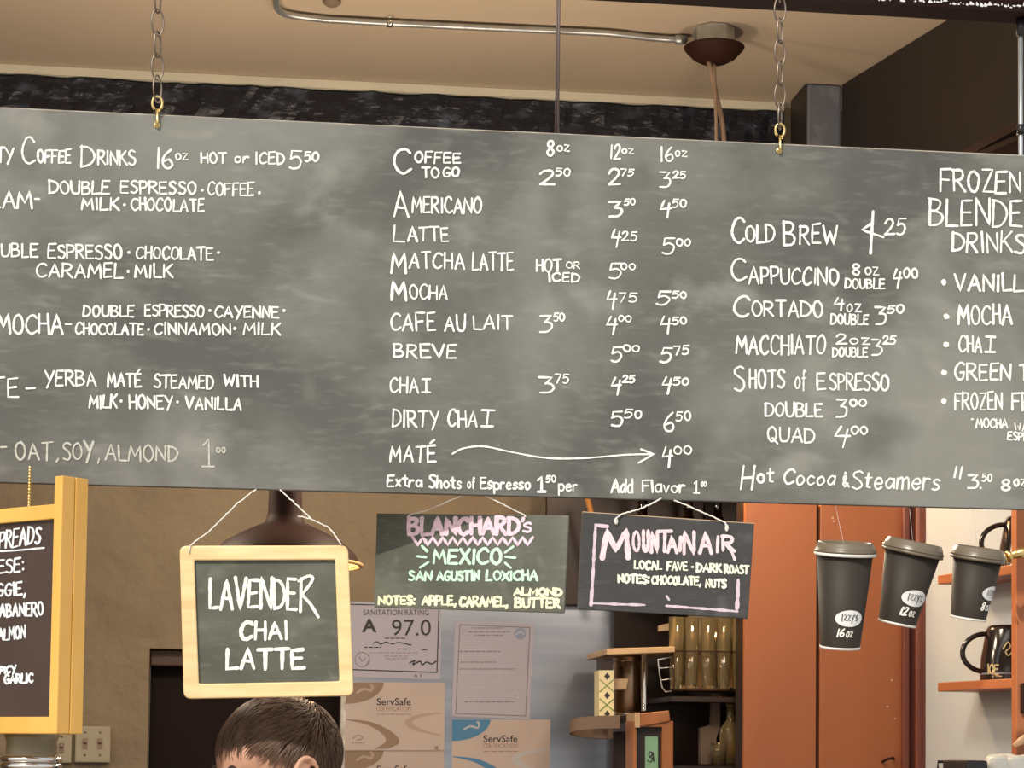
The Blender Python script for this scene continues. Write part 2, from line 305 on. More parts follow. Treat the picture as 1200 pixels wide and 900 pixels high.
def ribbon(mb, P, wd, fn, off, jit=.18):
    """flat chalk stroke along pixel polyline P, mapped on a surface by fn(x, y, off)"""
    STK[0] = (STK[0]+1) % 40; off += STK[0]*1.2e-5
    Q = [P[0]]
    for p in P[1:]:
        if math.hypot(p[0]-Q[-1][0], p[1]-Q[-1][1]) > .35: Q.append(p)
    if len(Q) < 2: Q.append((Q[0][0]+.8, Q[0][1]))
    R2 = []
    for i in range(len(Q)-1):
        L = math.hypot(Q[i+1][0]-Q[i][0], Q[i+1][1]-Q[i][1]); k = max(1, int(L/5))
        for j in range(k): R2.append((Q[i][0]+(Q[i+1][0]-Q[i][0])*j/k, Q[i][1]+(Q[i+1][1]-Q[i][1])*j/k))
    R2.append(Q[-1]); Q = R2; n = len(Q); w0 = wd*R.uniform(1-jit, 1+jit)
    def tan(i):
        a, b = Q[max(i-1, 0)], Q[min(i+1, n-1)]; l = math.hypot(b[0]-a[0], b[1]-a[1]) or 1; return (b[0]-a[0])/l, (b[1]-a[1])/l
    row = []
    t = tan(0); row.append((Q[0][0]-t[0]*w0*.45, Q[0][1]-t[1]*w0*.45, t, .5))
    for i in range(n): row.append((Q[i][0], Q[i][1], tan(i), 1+R.uniform(-jit, jit)))
    t = tan(n-1); row.append((Q[-1][0]+t[0]*w0*.45, Q[-1][1]+t[1]*w0*.45, t, .5))
    vs = []
    for x, y, t, k in row:
        h = w0*k/2; vs.append(fn(x-t[1]*h, y+t[0]*h, off)); vs.append(fn(x+t[1]*h, y-t[0]*h, off)); off += 2e-6
    mb.add(vs, [[2*i, 2*i+1, 2*i+3, 2*i+2] for i in range(len(row)-1)])
def dot(mb, x, y, r, fn, off):
    k = 9; mb.add([fn(x+r*R.uniform(.8, 1.15)*math.cos(2*PI*i/k), y+r*R.uniform(.8, 1.15)*math.sin(2*PI*i/k), off) for i in range(k)], [list(range(k))])
def write(mb, fn, items, off=.0006, wd=2.35, slope=.013, jit=1.0, lean=0.0):
    for it in items:
        s, x0, x1, yt, yb = it[:5]; o = it[5] if len(it) > 5 else {}
        w_ = o.get('wd', wd); i_ = w_*.42; i_ = min(i_, (x1-x0)*.2); x0, x1, yt, yb = x0+i_, x1-i_, yt+min(w_*.42, (yb-yt)*.15), yb-min(w_*.42, (yb-yt)*.15)
        for st in lay(s, x0, x1, yt, yb, o.get('slope', slope), o.get('jit', jit), o.get('gap', 1.7), o.get('lean', lean)): ribbon(mb, st, o.get('wd', wd), fn, off)
        if o.get('bold'):
            for st in lay(s, x0, x1, yt, yb, o.get('slope', slope), .5): ribbon(mb, [(a+.9, b+.4) for a, b in st], o.get('wd', wd), fn, off*1.2)
def decal(mb, poly, fn, off): mb.add([fn(x, y, off) for x, y in poly], [list(range(len(poly)))])
def circ(x, y, rx, ry=None, n=24, rot=0): ry = ry or rx; return [(x+rx*math.cos(a)*math.cos(rot)-ry*math.sin(a)*math.sin(rot), y+rx*math.cos(a)*math.sin(rot)+ry*math.sin(a)*math.cos(rot)) for a in (2*PI*i/n for i in range(n))]
def printed(mb, s, x0, x1, yt, yb, fn, off, bold=0.0):
    """printed type from the built-in typeface, as flat ink on a surface"""
    cu = bpy.data.curves.new('t', 'FONT'); cu.body = s; cu.offset = bold; cu.resolution_u = 3
    o = bpy.data.objects.new('t', cu); C.objects.link(o); dg = bpy.context.evaluated_depsgraph_get(); dg.update()
    me = bpy.data.meshes.new_from_object(o.evaluated_get(dg)); xs = [v.co.x for v in me.vertices]; ys = [v.co.y for v in me.vertices]
    ax, bx, ay, by = min(xs), max(xs), min(ys), max(ys)
    mb.add([fn(x0+(v.co.x-ax)/(bx-ax)*(x1-x0), yb-(v.co.y-ay)/(by-ay)*(yb-yt), off) for v in me.vertices], [list(p.vertices) for p in me.polygons])
    bpy.data.objects.remove(o); bpy.data.meshes.remove(me); bpy.data.curves.remove(cu)
def panel(poly, fn, th):     # solid slab whose front outline is poly on the plane fn
    mb = MB(); mb.prism([fn(x, y) for x, y in poly], fn.n*(-th)); return mb
def frame4(outer, inner, fn, th, lift=0.0):
    mb = MB()
    for i in range(4):
        j = (i+1) % 4; mb.prism([fn(*outer[i], lift), fn(*outer[j], lift), fn(*inner[j], lift), fn(*inner[i], lift)], fn.n*(-th))
    return mb
# ------------------------------------------------------------------ room shell
CEIL = 3.3; BW = 5.58
struct(box('floor', (-2.4, 3.3, -.1), (2.4, 6.2, 0), M_FLOOR))
struct(box('trim_1', (-9, -9, -.1), (9, 3.3, -.005), M_PAVE))['label'] = 'paved ground in front of the serving window'
struct(box('ceiling', (-2.4, 3.42, CEIL), (2.4, 6.2, CEIL+.1), M_CEIL))
struct(box('wall_left', (-2.3, 3.42, 0), (-2.2, 6.2, CEIL), M_PLASTER))
# back wall with a doorway
dx0 = at(174, 820, BW).x; dx1 = at(404, 820, BW).x; dz = at(200, 760, BW).z
wb = MB()
def rough_wall(mb, x0, x1, z0, z1, y, amp, step=.03):
    nx = max(2, int((x1-x0)/step)); nz_ = max(2, int((z1-z0)/step)); vs = []
    for j in range(nz_+1):
        for i in range(nx+1):
            x = x0+(x1-x0)*i/nx; z = z0+(z1-z0)*j/nz_
            e = 0 if i in (0, nx) or j in (0, nz_) else 1
            d = amp*(noise.noise(V((x*4, z*4, 1)))+.6*noise.noise(V((x*11, z*9, 5)))+.35*noise.noise(V((x*26, z*22, 9))))*e
            vs.append((x, y-d, z))
    mb.add(vs, [[j*(nx+1)+i, j*(nx+1)+i+1, (j+1)*(nx+1)+i+1, (j+1)*(nx+1)+i] for j in range(nz_) for i in range(nx)], True)
    vs2 = [(x0, y, z0), (x1, y, z0), (x1, y, z1), (x0, y, z1)]; mb.prism(vs2, (0, .1, 0))
rough_wall(wb, -2.2, dx0, 0, CEIL, BW, .012); rough_wall(wb, dx0, dx1, dz, CEIL, BW, .012); rough_wall(wb, dx1, 1.9, 0, CEIL, BW, .012)
struct(wb.build('wall_back', M_PLASTER))
d = struct(box('door_1', (dx0-.0, BW+.102, 0), (dx1, BW+.14, dz+.03), M_DOOR))
box('door_head', (dx0, BW+.04, at(200, 780, BW).z), (dx1, BW+.10, dz-.001), M_DOORT, d, .004)
MB().tube([V((dx1-.05, BW+.102, 1.0)), V((dx1-.05, BW+.05, 1.0)), V((dx1-.14, BW+.05, 1.0))], .008).build('door_handle', M_BRASS, d)
# cracked black band under the ceiling, cream line above it
tb = MB(); nx, nzz = 170, 26; zb = 2.55; zt = CEIL-.028; vs = []
for j in range(nzz+1):
    for i in range(nx+1):
        x = -2.1+(i/nx)*(3.48); z = zb+(zt-zb)*j/nzz
        dd = .012*noise.noise(V((x*9, z*9, 3)))+.009*noise.noise(V((x*24, z*20, 7)))+.006*noise.noise(V((x*50, z*45, 2)))
        vs.append((x, BW-.045-dd, z+(.006*noise.noise(V((x*14, 0, 4))) if j == nzz else 0)))
tb.add(vs, [[j*(nx+1)+i, j*(nx+1)+i+1, (j+1)*(nx+1)+i+1, (j+1)*(nx+1)+i] for j in range(nzz) for i in range(nx)], False)
tb.box((-2.1, BW-.03, zb), (1.38, BW-.012, zt-.004))
struct(tb.build('trim_2', M_BLACKP)); struct(box('trim_3', (-2.1, BW-.05, CEIL-.022), (1.38, BW-.012, CEIL-.001), M_CREAMT))
# grey chase in the far corner
p0, p1 = at(946, 98, 5.36), at(986, 98, 5.36)
struct(MB().box((p0.x, 5.36, 0), (p1.x, BW-.06, CEIL-.002)).build('trim_4', M_GREYP, bevel=.006))
ps = MB().obox((p0.x-.004, 5.362, 0), (.003, 0, 0), (0, BW-.07-5.362, 0), (0, 0, CEIL-.003)); struct(ps.build('trim_5', M_BLACKW))
# slanting dark side wall with a white lower face
WA, WBp = V((1.487, 5.36, 0)), V((1.862, 3.50, 0)); wd = (WBp-WA).normalized(); wnr = V((wd.y, -wd.x, 0)); wnr = -wnr if wnr.x > 0 else wnr
struct(MB().obox(WA, WBp-WA, -wnr*.12, (0, 0, CEIL-.001)).build('wall_right', M_BLACKW))
struct(MB().obox(WA+wnr*.003+wd*.04, (WBp-WA)*.9, wnr*.012, (0, 0, 2.46)).build('trim_6', M_WHITEW))
def wp(Y, off=0.0): t = (Y-WA.y)/(WBp.y-WA.y); return WA.lerp(WBp, t)+wnr*(.0155+off)
# header beam over the serving window
zb0 = at(1200, 14, 3.44).z; yb1 = 3.44*(1+.0165)
hb = MB().box((-2.4, 3.44, zb0), (2.4, yb1, CEIL-.001)); struct(hb.build('trim_7', mat('dark_red_brown_beam', (.014, .007, .006), .9, col2=(.02, .011, .010), bump=.2, spec=.05)))
pl = MB(); x = .45
while x < 1.75:
    dens = .4+.6*max(0, noise.noise(V((x*6, 0, 0)))+.5); l = R.uniform(.002, .010); h_ = R.uniform(.001, .006)*dens; z0 = zb0+.005+R.uniform(0, .005)
    pl.prism([(x, 3.4398, z0), (x+l*.6, 3.4398, z0-R.uniform(0, .002)), (x+l, 3.4398, z0+R.uniform(0, .001)), (x+l*R.uniform(.6, .95), 3.4398, z0+h_*.8), (x+l*R.uniform(.2, .5), 3.4398, z0+h_*1.5)], (0, -.0008, 0)); x += l*.8+R.uniform(0, .01)*(1-dens*.8)
pl.build('peeling_paint', mat('peeled_white_paint', (.62, .60, .58), .8), bpy.data.objects['trim_7'])
struct(box('wall_front', (-2.3, 3.44, 0), (2.3, 3.50, 1.0), M_PLASTER))
struct(box('trim_9', (-2.9, 3.42, 0), (-2.2, 3.5, CEIL), M_PLASTER)); struct(box('trim_10', (1.93, 3.42, 0), (2.9, 3.5, CEIL), M_PLASTER))
# ------------------------------------------------------------------ the long menu board
BY = 3.4; BF = front(BY); bx0, bx1 = -.74, 1.46; bz0, bz1 = 2.003, 2.576
menu = thing('menu_board', 'long grey chalkboard drinks menu hanging on two chains across the serving window', 'menu board', ((bx0+bx1)/2, BY+.007, bz0))
MB().box((bx0, BY, bz0), (bx1, BY+.014, bz1)).build('slate', M_BOARD, menu, bevel=.0012); MB().box((bx0+.001, BY+.0005, bz1), (bx1-.001, BY+.0135, bz1+.0016)).build('top_edge', mat('worn_pale_edge', (.42, .38, .30), .8, col2=(.25, .22, .18), vscale=30), menu)
T = MB()
write(T, BF, [('TY', -4, 16, 172, 191), ('C', 24, 42, 160, 193, {'wd': 2.8}), ('OFFEE', 43, 84, 175, 192), ('D', 94, 112, 169, 196, {'wd': 2.8}), ('RINKS', 114, 159, 176, 194),
 ('1', 184, 187, 172, 198), ('6', 189, 203, 174, 198), ('oz', 205, 221, 175, 188, {'wd': 1.8}), ('HOT', 235, 266, 178, 192), ('or', 274, 292, 179, 192), ('ICED', 299, 334, 178, 193), ('5', 338, 354, 177, 199), ('50', 356, 374, 177, 190),
 ('EAM', -12, 38, 223, 245), ('-', 40, 47, 225, 242), ('DOUBLE', 57, 129, 211, 228), ('ESPRESSO', 141, 231, 212, 228), ('COFFEE', 243, 298, 214, 230, {'wd': 2}), ('MILK', 95, 140, 231, 247), ('CHOCOLATE', 153, 240, 232, 248),
 ('UBLE', 1, 45, 285, 302), ('ESPRESSO', 56, 144, 286, 304), ('CHOCOLATE', 159, 250, 289, 305), ('CARAMEL', 42, 145, 308, 326), ('MILK', 157, 203, 309, 326),
 ('MOCHA', -4, 74, 366, 392, {'wd': 2.6}), ('-', 76, 84, 370, 388), ('DOUBLE', 97, 158, 357, 372), ('ESPRESSO', 169, 240, 357, 372), ('CAYENNE', 251, 327, 358, 373), ('CHOCOLATE', 88, 169, 378, 393), ('CINNAMON', 180, 271, 378, 393), ('MILK', 285, 329, 378, 393),
 ('TE', -10, 22, 442, 466), ('-', 30, 41, 446, 462), ('YERBA', 52, 113, 434, 453), ('MATÉ', 125, 166, 437, 454), ('STEAMED', 180, 251, 439, 456), ('WITH', 261, 303, 439, 454), ('MILK', 104, 138, 462, 479), ('HONEY', 151, 203, 463, 480), ('VANILLA', 217, 284, 465, 481)])
for x, y in ((237, 223), (304, 226), (146, 240), (151, 296), (256, 296), (150, 318), (246, 364), (333, 364), (174, 386), (275, 385), (142, 470), (208, 471)): dot(T, x, y, 1.9, BF, .0006)
write(T, BF, [('C', 460, 482, 173, 204, {'wd': 3}), ('OFFEE', 485, 540, 178, 192), ('TO', 494, 515, 195, 209), ('GO', 518, 539, 195, 208), ('8', 640, 650, 163, 183), ('oz', 652, 668, 165, 178, {'wd': 1.8}), ('2', 632, 650, 199, 217), ('50', 650, 669, 197, 207, {'wd': 1.9}),
 ('12', 714, 728, 169, 187), ('oz', 728, 743, 170, 181, {'wd': 1.8}), ('2', 713, 727, 199, 218), ('75', 727, 743, 198, 207, {'wd': 1.9}), ('16', 773, 789, 171, 190), ('oz', 790, 806, 172, 184, {'wd': 1.8}), ('3', 772, 786, 201, 221), ('25', 788, 804, 200, 210, {'wd': 1.9}),
 ('A', 460, 480, 224, 255, {'wd': 3}), ('MERICANO', 482, 565, 231, 251), ('3', 713, 729, 235, 255), ('50', 731, 745, 232, 241, {'wd': 1.9}), ('4', 773, 787, 235, 253), ('50', 787, 805, 233, 244, {'wd': 1.9}),
 ('L', 461, 475, 262, 284), ('ATTE', 477, 526, 266, 284), ('4', 715, 728, 269, 288), ('25', 728, 747, 271, 283, {'wd': 1.9}), ('5', 775, 791, 277, 298), ('00', 792, 810, 279, 289, {'wd': 1.9}),
 ('M', 458, 477, 294, 321, {'wd': 3}), ('ATCHA', 479, 545, 296, 316), ('LATTE', 553, 602, 296, 317), ('HOT', 628, 658, 303, 319), ('OR', 663, 680, 306, 315, {'wd': 1.5}), ('ICED', 642, 680, 319, 331), ('5', 713, 728, 308, 327), ('00', 727, 745, 308, 317, {'wd': 1.9}),
 ('M', 458, 476, 328, 354, {'wd': 3}), ('OCHA', 479, 525, 333, 352), ('4', 710, 723, 342, 360), ('75', 724, 747, 343, 355, {'wd': 1.9}), ('5', 769, 786, 341, 358), ('50', 787, 805, 341, 350, {'wd': 1.9}),
 ('CAFE', 457, 511, 365, 388, {'wd': 2.6}), ('AU', 520, 546, 369, 389), ('LAIT', 554, 601, 369, 387), ('3', 632, 647, 368, 390), ('50', 648, 662, 367, 377, {'wd': 1.9}), ('4', 710, 724, 370, 389), ('00', 724, 740, 369, 378, {'wd': 1.9}), ('4', 773, 787, 371, 388), ('50', 787, 805, 371, 381, {'wd': 1.9}),
 ('BREVE', 460, 536, 402, 420), ('5', 715, 730, 406, 425), ('00', 730, 750, 404, 413, {'wd': 1.9}), ('5', 773, 788, 407, 425), ('75', 789, 808, 405, 416, {'wd': 1.9}), ('CHA', 456, 491, 442, 461), ('î', 494, 505, 443, 461),
 ('3', 631, 649, 440, 461), ('75', 650, 667, 438, 450, {'wd': 1.9}), ('4', 716, 728, 442, 460), ('25', 729, 744, 439, 449, {'wd': 1.9}), ('4', 775, 788, 442, 460), ('50', 788, 808, 442, 452, {'wd': 1.9}), ('DIRTY', 459, 515, 480, 501), ('CHA', 524, 560, 480, 501), ('î', 563, 579, 481, 501),
 ('5', 715, 730, 481, 501), ('50', 731, 753, 480, 491, {'wd': 1.9}), ('6', 777, 790, 482, 506), ('50', 791, 810, 482, 494, {'wd': 1.9}), ('MATÉ', 456, 511, 521, 542, {'wd': 2.6}), ('4', 775, 788, 522, 544), ('00', 789, 811, 522, 533, {'wd': 1.9}),
 ('Extra', 453, 495, 556, 571), ('Shots', 502, 541, 557, 573), ('of', 547, 557, 559, 572, {'wd': 1.6}), ('Espresso', 562, 622, 559, 574), ('!', 629, 640, 557, 577, {'wd': 2.8}), ('50', 639, 652, 557, 566, {'wd': 1.9}), ('per', 654, 677, 562, 576, {'wd': 1.8, 'jit': .3}), ('Add', 716, 742, 561, 578), ('Flavor', 752, 803, 562, 578), ('!', 812, 820, 562, 579, {'wd': 1.9}), ('oo', 821, 828, 560, 571, {'wd': 1.4})])
ribbon(T, catmull([(530, 532), (543, 525.5), (567, 523.3), (600, 530), (640, 536.7), (683, 537), (733, 533), (764, 532.3)], 8), 2.2, BF, .0006); ribbon(T, [(751, 526.5), (766, 532.3), (748, 542.5)], 2.4, BF, .0007)
write(T, BF, [('C', 856, 873, 253, 287, {'wd': 3}), ('OLD', 873, 908, 263, 285, {'wd': 2.6}), ('B', 917, 933, 256, 288, {'wd': 2.8}), ('REW', 936, 982, 262, 287, {'wd': 2.6}), ('25', 1036, 1062, 257, 276),
 ('FROZEN', 1101, 1197, 199, 226, {'wd': 2.6, 'slope': .03}), ('BLENDED', 1088, 1218, 233, 266, {'wd': 2.6, 'slope': .03}), ('DRINKS', 1115, 1202, 272, 297, {'wd': 2.6, 'slope': .03}),
 ('C', 856, 875, 302, 330, {'wd': 2.8}), ('APPUCCINO', 877, 983, 313, 334), ('8', 998, 1008, 308, 323), ('oz', 1013, 1030, 308, 323, {'wd': 1.9}), ('DOUBLE', 990, 1037, 326, 339, {'wd': 2}), ('4', 1045, 1057, 315, 335), ('00', 1058, 1076, 314, 327),
 ('C', 859, 879, 346, 373, {'wd': 2.8}), ('ORTADO', 880, 965, 352, 372), ('4', 977, 989, 349, 363), ('oz', 991, 1010, 350, 366, {'wd': 1.9}), ('DOUBLE', 973, 1018, 368, 381, {'wd': 2}), ('3', 1025, 1038, 358, 381), ('50', 1039, 1060, 357, 368),
 ('MACCHIATO', 862, 968, 392, 416), ('2oz', 979, 1020, 391, 404, {'wd': 2, 'jit': .5}), ('DOUBLE', 975, 1017, 407.5, 419, {'wd': 1.9}), ('3', 1021, 1034, 397, 417), ('25', 1034, 1050, 393, 404), ('S', 859, 873, 427, 458, {'wd': 2.8}), ('HOTS', 877, 920, 433, 456), ('of', 931, 945, 434, 456, {'wd': 1.9}), ('E', 956, 968, 435, 457), ('SPRESSO', 971, 1042, 437, 458),
 ('DOUBLE', 896, 964, 471, 489), ('3', 979, 993, 468, 489), ('00', 995, 1016, 467, 477), ('QUAD', 898, 955, 500, 519), ('4', 977, 996, 499, 521), ('00', 997, 1017, 499, 510), ('H', 868, 884, 546, 576, {'wd': 2.8, 'lean': .1}), ('ot', 886, 907, 547, 566, {'wd': 2.6}), ('Cocoa', 918, 980, 550, 569, {'wd': 2.4, 'lean': .1}), ('&', 986, 995, 553, 572), ('Steamers', 998, 1102, 552, 574, {'wd': 2.4, 'lean': .1}), ('$', 1117, 1128, 547, 562), ('3', 1133, 1147, 555, 573), ('50', 1150, 1163, 555, 565, {'wd': 1.8}), ('8', 1173, 1184, 561, 575), ('oz', 1187, 1203, 556, 570),
 ('VANILLA', 1117, 1217, 321, 342, {'wd': 2.8}), ('MOCHA', 1122, 1186, 357, 381, {'wd': 2.6}), ('CHA', 1123, 1151, 393, 414), ('î', 1154, 1167, 394, 413), ('GREEN', 1118, 1185, 425, 446), ('TEA', 1194, 1230, 427, 447), ('FROZEN', 1118, 1175, 459, 481), ('FRUIT', 1185, 1240, 460, 482), ('*', 1138, 1141, 488, 504), ('MOCHA', 1143, 1181, 490, 502, {'wd': 2}), ('w/', 1188, 1203, 490, 505, {'wd': 2}), ('ESPRESSO', 1180, 1232, 506, 517, {'wd': 2})])
ribbon(T, [(1023, 248), (1021.5, 272), (1020, 297)], 3.4, BF, .0006); ribbon(T, [(1021, 262), (1010, 269.5), (1020, 273), (1035, 278)], 2.4, BF, .0006)
for x, y in ((1106, 331), (1109, 371), (1109, 404), (1106, 437), (1106, 470)): dot(T, x, y, 3.6, BF, .0006)
dot(T, 1149, 572, 1.5, BF, .0006)
T.build('chalk_lettering', M_CHALK, menu)
T = MB(); write(T, BF, [('-', 0, 9, 514, 532), ('OAT', 17, 62, 518, 540), (',', 66, 69, 526, 540), ('SOY', 73, 110, 517, 540), (',', 114, 117, 526, 541), ('ALMOND', 123, 209, 521, 541), ('!', 237, 252, 515, 549), ('oo', 253, 265, 520, 531, {'wd': 1.6})], wd=2.3)
T.build('chalk_lettering', M_FAINT, menu)['label'] = 'fainter rubbed chalk line listing the milks'
# brass hooks of the board
def screw_hook(px, py_top, py_bot):
    a, b = at(px, py_top, BY-.006), at(px, py_bot, BY-.006); L = a.z-b.z; o = V((a.x, BY-.006, 0)); mb = MB()
    r = L*.17; pts = []
    for i in range(15):
        t = -2.6+i/14*5.2; pts.append(V((o.x+r*math.sin(t), o.y, a.z-r*1.4+r*1.4*math.cos(t))))
    mb.tube(pts, .0022, 8); mb.tube([V((o.x, o.y, a.z-r*2.8+.002)), V((o.x+.001, o.y, b.z+.006)), V((o.x, o.y, b.z+.002))], .0022, 8)
    mb.tube([V((o.x, o.y, b.z+.002)), V((o.x, BY+.004, b.z+.002))], .0032, 8)
    mb.ell((o.x, BY-.0008, b.z+.002), (.005, .0016, .005)); mb.tube([pts[-1], V((o.x+.003, o.y, a.z-r*3.1))], .0018, 8)
    return mb.build('screw_hook', M_BRASS, menu)
screw_hook(184.5, 113, 147); screw_hook(914, 145, 177)
def chain(px0, px1, ytop, ybot, pitch, label):
    a, b = at(px0, ytop, BY-.006), at(px1, ybot, BY-.006); t = thing('hanging_chain', label, 'chain', b, 'chains holding up the long menu board')
    n = int((a.z-b.z)/pitch)+1; proto = None
    for i in range(n):
        c = b.lerp(a, (i+.5)*pitch/(a-b).length); ln, wd_ = pitch*.60, .0092
        ang = (.2 if i % 2 else 1.0)+R.uniform(-.15, .15)
        if proto is None:
            mb = MB(); pts = []
            for k in range(24):
                u = 2*PI*k/24; xx = wd_*math.cos(u); pts.append(b+V((xx, 0, ln*math.sin(u))))
            mb.tube(pts, .0015, 7, closed=True); proto = mb.build('link', M_IRON, t); o = proto
        else: o = proto.copy(); C.objects.link(o); o.parent = t
        o.location = c-b; o.rotation_euler = (0, R.uniform(-.05, .05), ang)
    e = b.lerp(a, (n-.1)*pitch/(a-b).length); MB().tube([e+V((0, -.003, -.006)), e+V((0, -.006, .004)), e+V((0, .004, .010)), V((e.x, 3.44, e.z+.010))], .002, 8).build('wall_hook', M_IRON, t)
    return t
chain(185, 184.5, -60, 117, .0345, 'rusty oval-link chain above the specialty drinks, left of the two'); chain(914, 914, -60, 149, .0345, 'rusty oval-link chain above the cold brew column, right of the two')
a, b = at(656, -60, BY+.007), at(653.5, 155, BY+.007)
rod = MB().tube([a, a.lerp(b, .5), V((b.x, b.y, bz1))], .0021, 8); rod.tube([a, V((a.x, 3.44, a.z+.01))], .003, 8); rod.tube([V((b.x-.0035, b.y, bz1+.001)), a+V((-.0035, 0, 0))], .0012, 6)
tag(rod.build('hanging_cable', mat('dark_cable', (.10, .07, .06), .5), origin=(b.x, b.y, bz1)), 'thin dark cable rising from the top edge of the long menu board at its middle', 'cable')
# ------------------------------------------------------------------ small hanging signs
def string(parent, pxs, Y, r=.0011, twist=True, m=None):
    pts = [at(x, y, yy) for (x, y), yy in zip(pxs, Y if isinstance(Y, (list, tuple)) else [Y]*len(pxs))]
    Q = []
    for i in range(len(pts)-1):
        for k in range(8): p = pts[i].lerp(pts[i+1], k/8); Q.append(p+V((R.uniform(-.0006, .0006), 0, R.uniform(-.0006, .0006))))
    Q.append(pts[-1]); return MB().tube(Q, r, 6).build('string', m or M_STRING, parent)
# lavender chai latte
LF = front(3.375)
lav = thing('hanging_sign', 'pine-framed small chalkboard reading lavender chai latte, hung on white string', 'chalkboard sign', LF(312, 817))
lo, li = [(210.3, 639.5), (408, 639), (414.5, 815.5), (215.3, 819)], [(227.8, 656.8), (392.8, 656), (397.9, 798.3), (233.2, 801.3)]
def round_frame(outer, inner, fn, th, r=9, k=6):
    O_, I_ = [], []
    for i in range(4):
        p, a, b = V((*outer[i], 0)), V((*outer[i-1], 0)), V((*outer[(i+1) % 4], 0)); da = (a-p).normalized()*r; db = (b-p).normalized()*r
        for q in range(k+1):
            t = q/k; v = (p+da)*(1-t)**2+p*2*t*(1-t)+(p+db)*t*t; O_.append((v.x, v.y)); I_.append(inner[i])
    n = len(O_); mb = MB()
    for i in range(n):
        j = (i+1) % n
        lo_ = [fn(*O_[i]), fn(*O_[j]), fn(*I_[j]), fn(*I_[i])] if I_[i] != I_[j] else [fn(*O_[i]), fn(*O_[j]), fn(*I_[i])]
        d_ = fn.n*(-th); m = len(lo_); hi_ = [p+d_ for p in lo_]; mb.add(lo_+hi_, [list(range(m)), [m+q for q in range(m)][::-1], [0, 1, m+1, m]]+([[2, 3, m+3, m+2]] if m == 4 else []))
    return mb
round_frame(lo, li, LF, .014).build('frame', M_PINE, lav, bevel=.0022, weld=True)
panel([(226, 655), (394.5, 654), (399.5, 800), (231.5, 803)], plane((0, 3.381, 0), (0, -1, 0)), .005).build('slate', M_SLATE, lav)
LS = plane((0, 3.381, 0), (0, -1, 0)); T = MB()
write(T, LS, [('LAVENDE', 244, 349, 677, 715, {'gap': 1.4}), ('CHAI', 280, 338, 727, 751), ('LATTE', 264, 357, 759, 785, {'slope': -.02})], wd=4.2, slope=0)
ribbon(T, [(353, 678), (352, 717)], 4.2, LS, .0007); ribbon(T, catmull([(350, 681), (362, 675), (366, 680), (354, 697)]), 3.6, LS, .0007); ribbon(T, [(354, 697), (364, 708), (373, 723)], 4.6, LS, .0007)
T.build('chalk_lettering', M_CHALK, lav)
string(lav, [(221, 648), (223.5, 638.5), (232, 632), (244, 624), (262, 606), (276, 592), (294, 577.5), (300, 573.5)], [3.373, 3.3735, 3.376, 3.38, 3.385, 3.39, 3.397, 3.398]); string(lav, [(400, 638.5), (394, 629), (385, 618), (366, 609), (350, 594), (338, 583), (328, 574)], [3.3735, 3.376, 3.38, 3.385, 3.39, 3.395, 3.398]); string(lav, [(366, 609), (356, 606), (349, 605)], 3.385, .0012)
# mexico sign, turned so its left end lies deeper than the menu board
def yawed(pxl, pxr, py, Yl, Yr): a, b = at(pxl, py, Yl), at(pxr, py, Yr); t = (b-a); t.z = 0; t.normalize(); return plane(a, V((t.y, -t.x, 0)))
MF = yawed(439, 666, 660, 3.488, 3.390)
mex = thing('hanging_sign', 'slate sign with pink heading and zigzag over a green mexico, on string', 'chalkboard sign', MF(552, 714))
mo = [(441.5, 601.5), (666.5, 604), (661, 718.4), (438.5, 711.5)]
panel(mo, MF, .008).build('slate', M_SLATE, mex, bevel=.001)
T = MB(); write(T, MF, [('BLANCHARD', 477, 609, 604.5, 627.5, {'wd': 4.2, 'bold': 1}), ("'", 611, 614, 605, 626), ('S', 612, 624, 612, 625)], wd=3.2, slope=-.005)
zz = []; k = 0
while k < 25: zz.append((484+k*5.85, 630 if k % 2 == 0 else 638.5)); k += 1
ribbon(T, zz, 3.5, MF, .0007); T.build('chalk_lettering', M_PINK, mex)['label'] = 'pink chalk heading and zigzag'
T = MB(); write(T, MF, [('MEXICO', 506, 589, 642, 662, {'wd': 3.6}), ('SAN', 478, 507, 668, 681), ('AGUSTIN', 511.5, 563, 668, 681), ('LOXICHA', 569, 631, 668, 681)], wd=2.9, slope=.005)
for a, b in (((494.7, 640), (500.6, 646)), ((489.8, 652), (499, 653)), ((492.6, 665), (502, 659)), ((601.6, 640.5), (592, 647.5)), ((604, 653.5), (592.5, 652.5)), ((598.7, 665.5), (592, 659.5))): ribbon(T, [a, b], 3, MF, .0007)
T.build('chalk_lettering', M_GREEN, mex)['label'] = 'green chalk lettering'
T = MB(); write(T, MF, [('NOTES:', 443, 487, 697.5, 709.5), ('APPLE,', 494, 535, 697, 710), ('CARAMEL,', 538, 596, 698, 711.5), ('ALMOND', 601.5, 659, 688, 699), ('BUTTER', 603, 657, 700, 713)], wd=2.9, slope=.01)
T.build('chalk_lettering', M_YEL, mex)['label'] = 'pale yellow chalk tasting notes'
def mY(px): return MF(px, 603).y-.003
string(mex, [(477, 606), (480, 603.5), (500, 598), (520, 590), (541, 580.5)], [mY(477), mY(480), mY(500)-.01, 3.415, 3.41]); string(mex, [(617, 606), (614, 603.5), (590, 591), (568, 581)], [mY(617), mY(614), 3.405, 3.41])
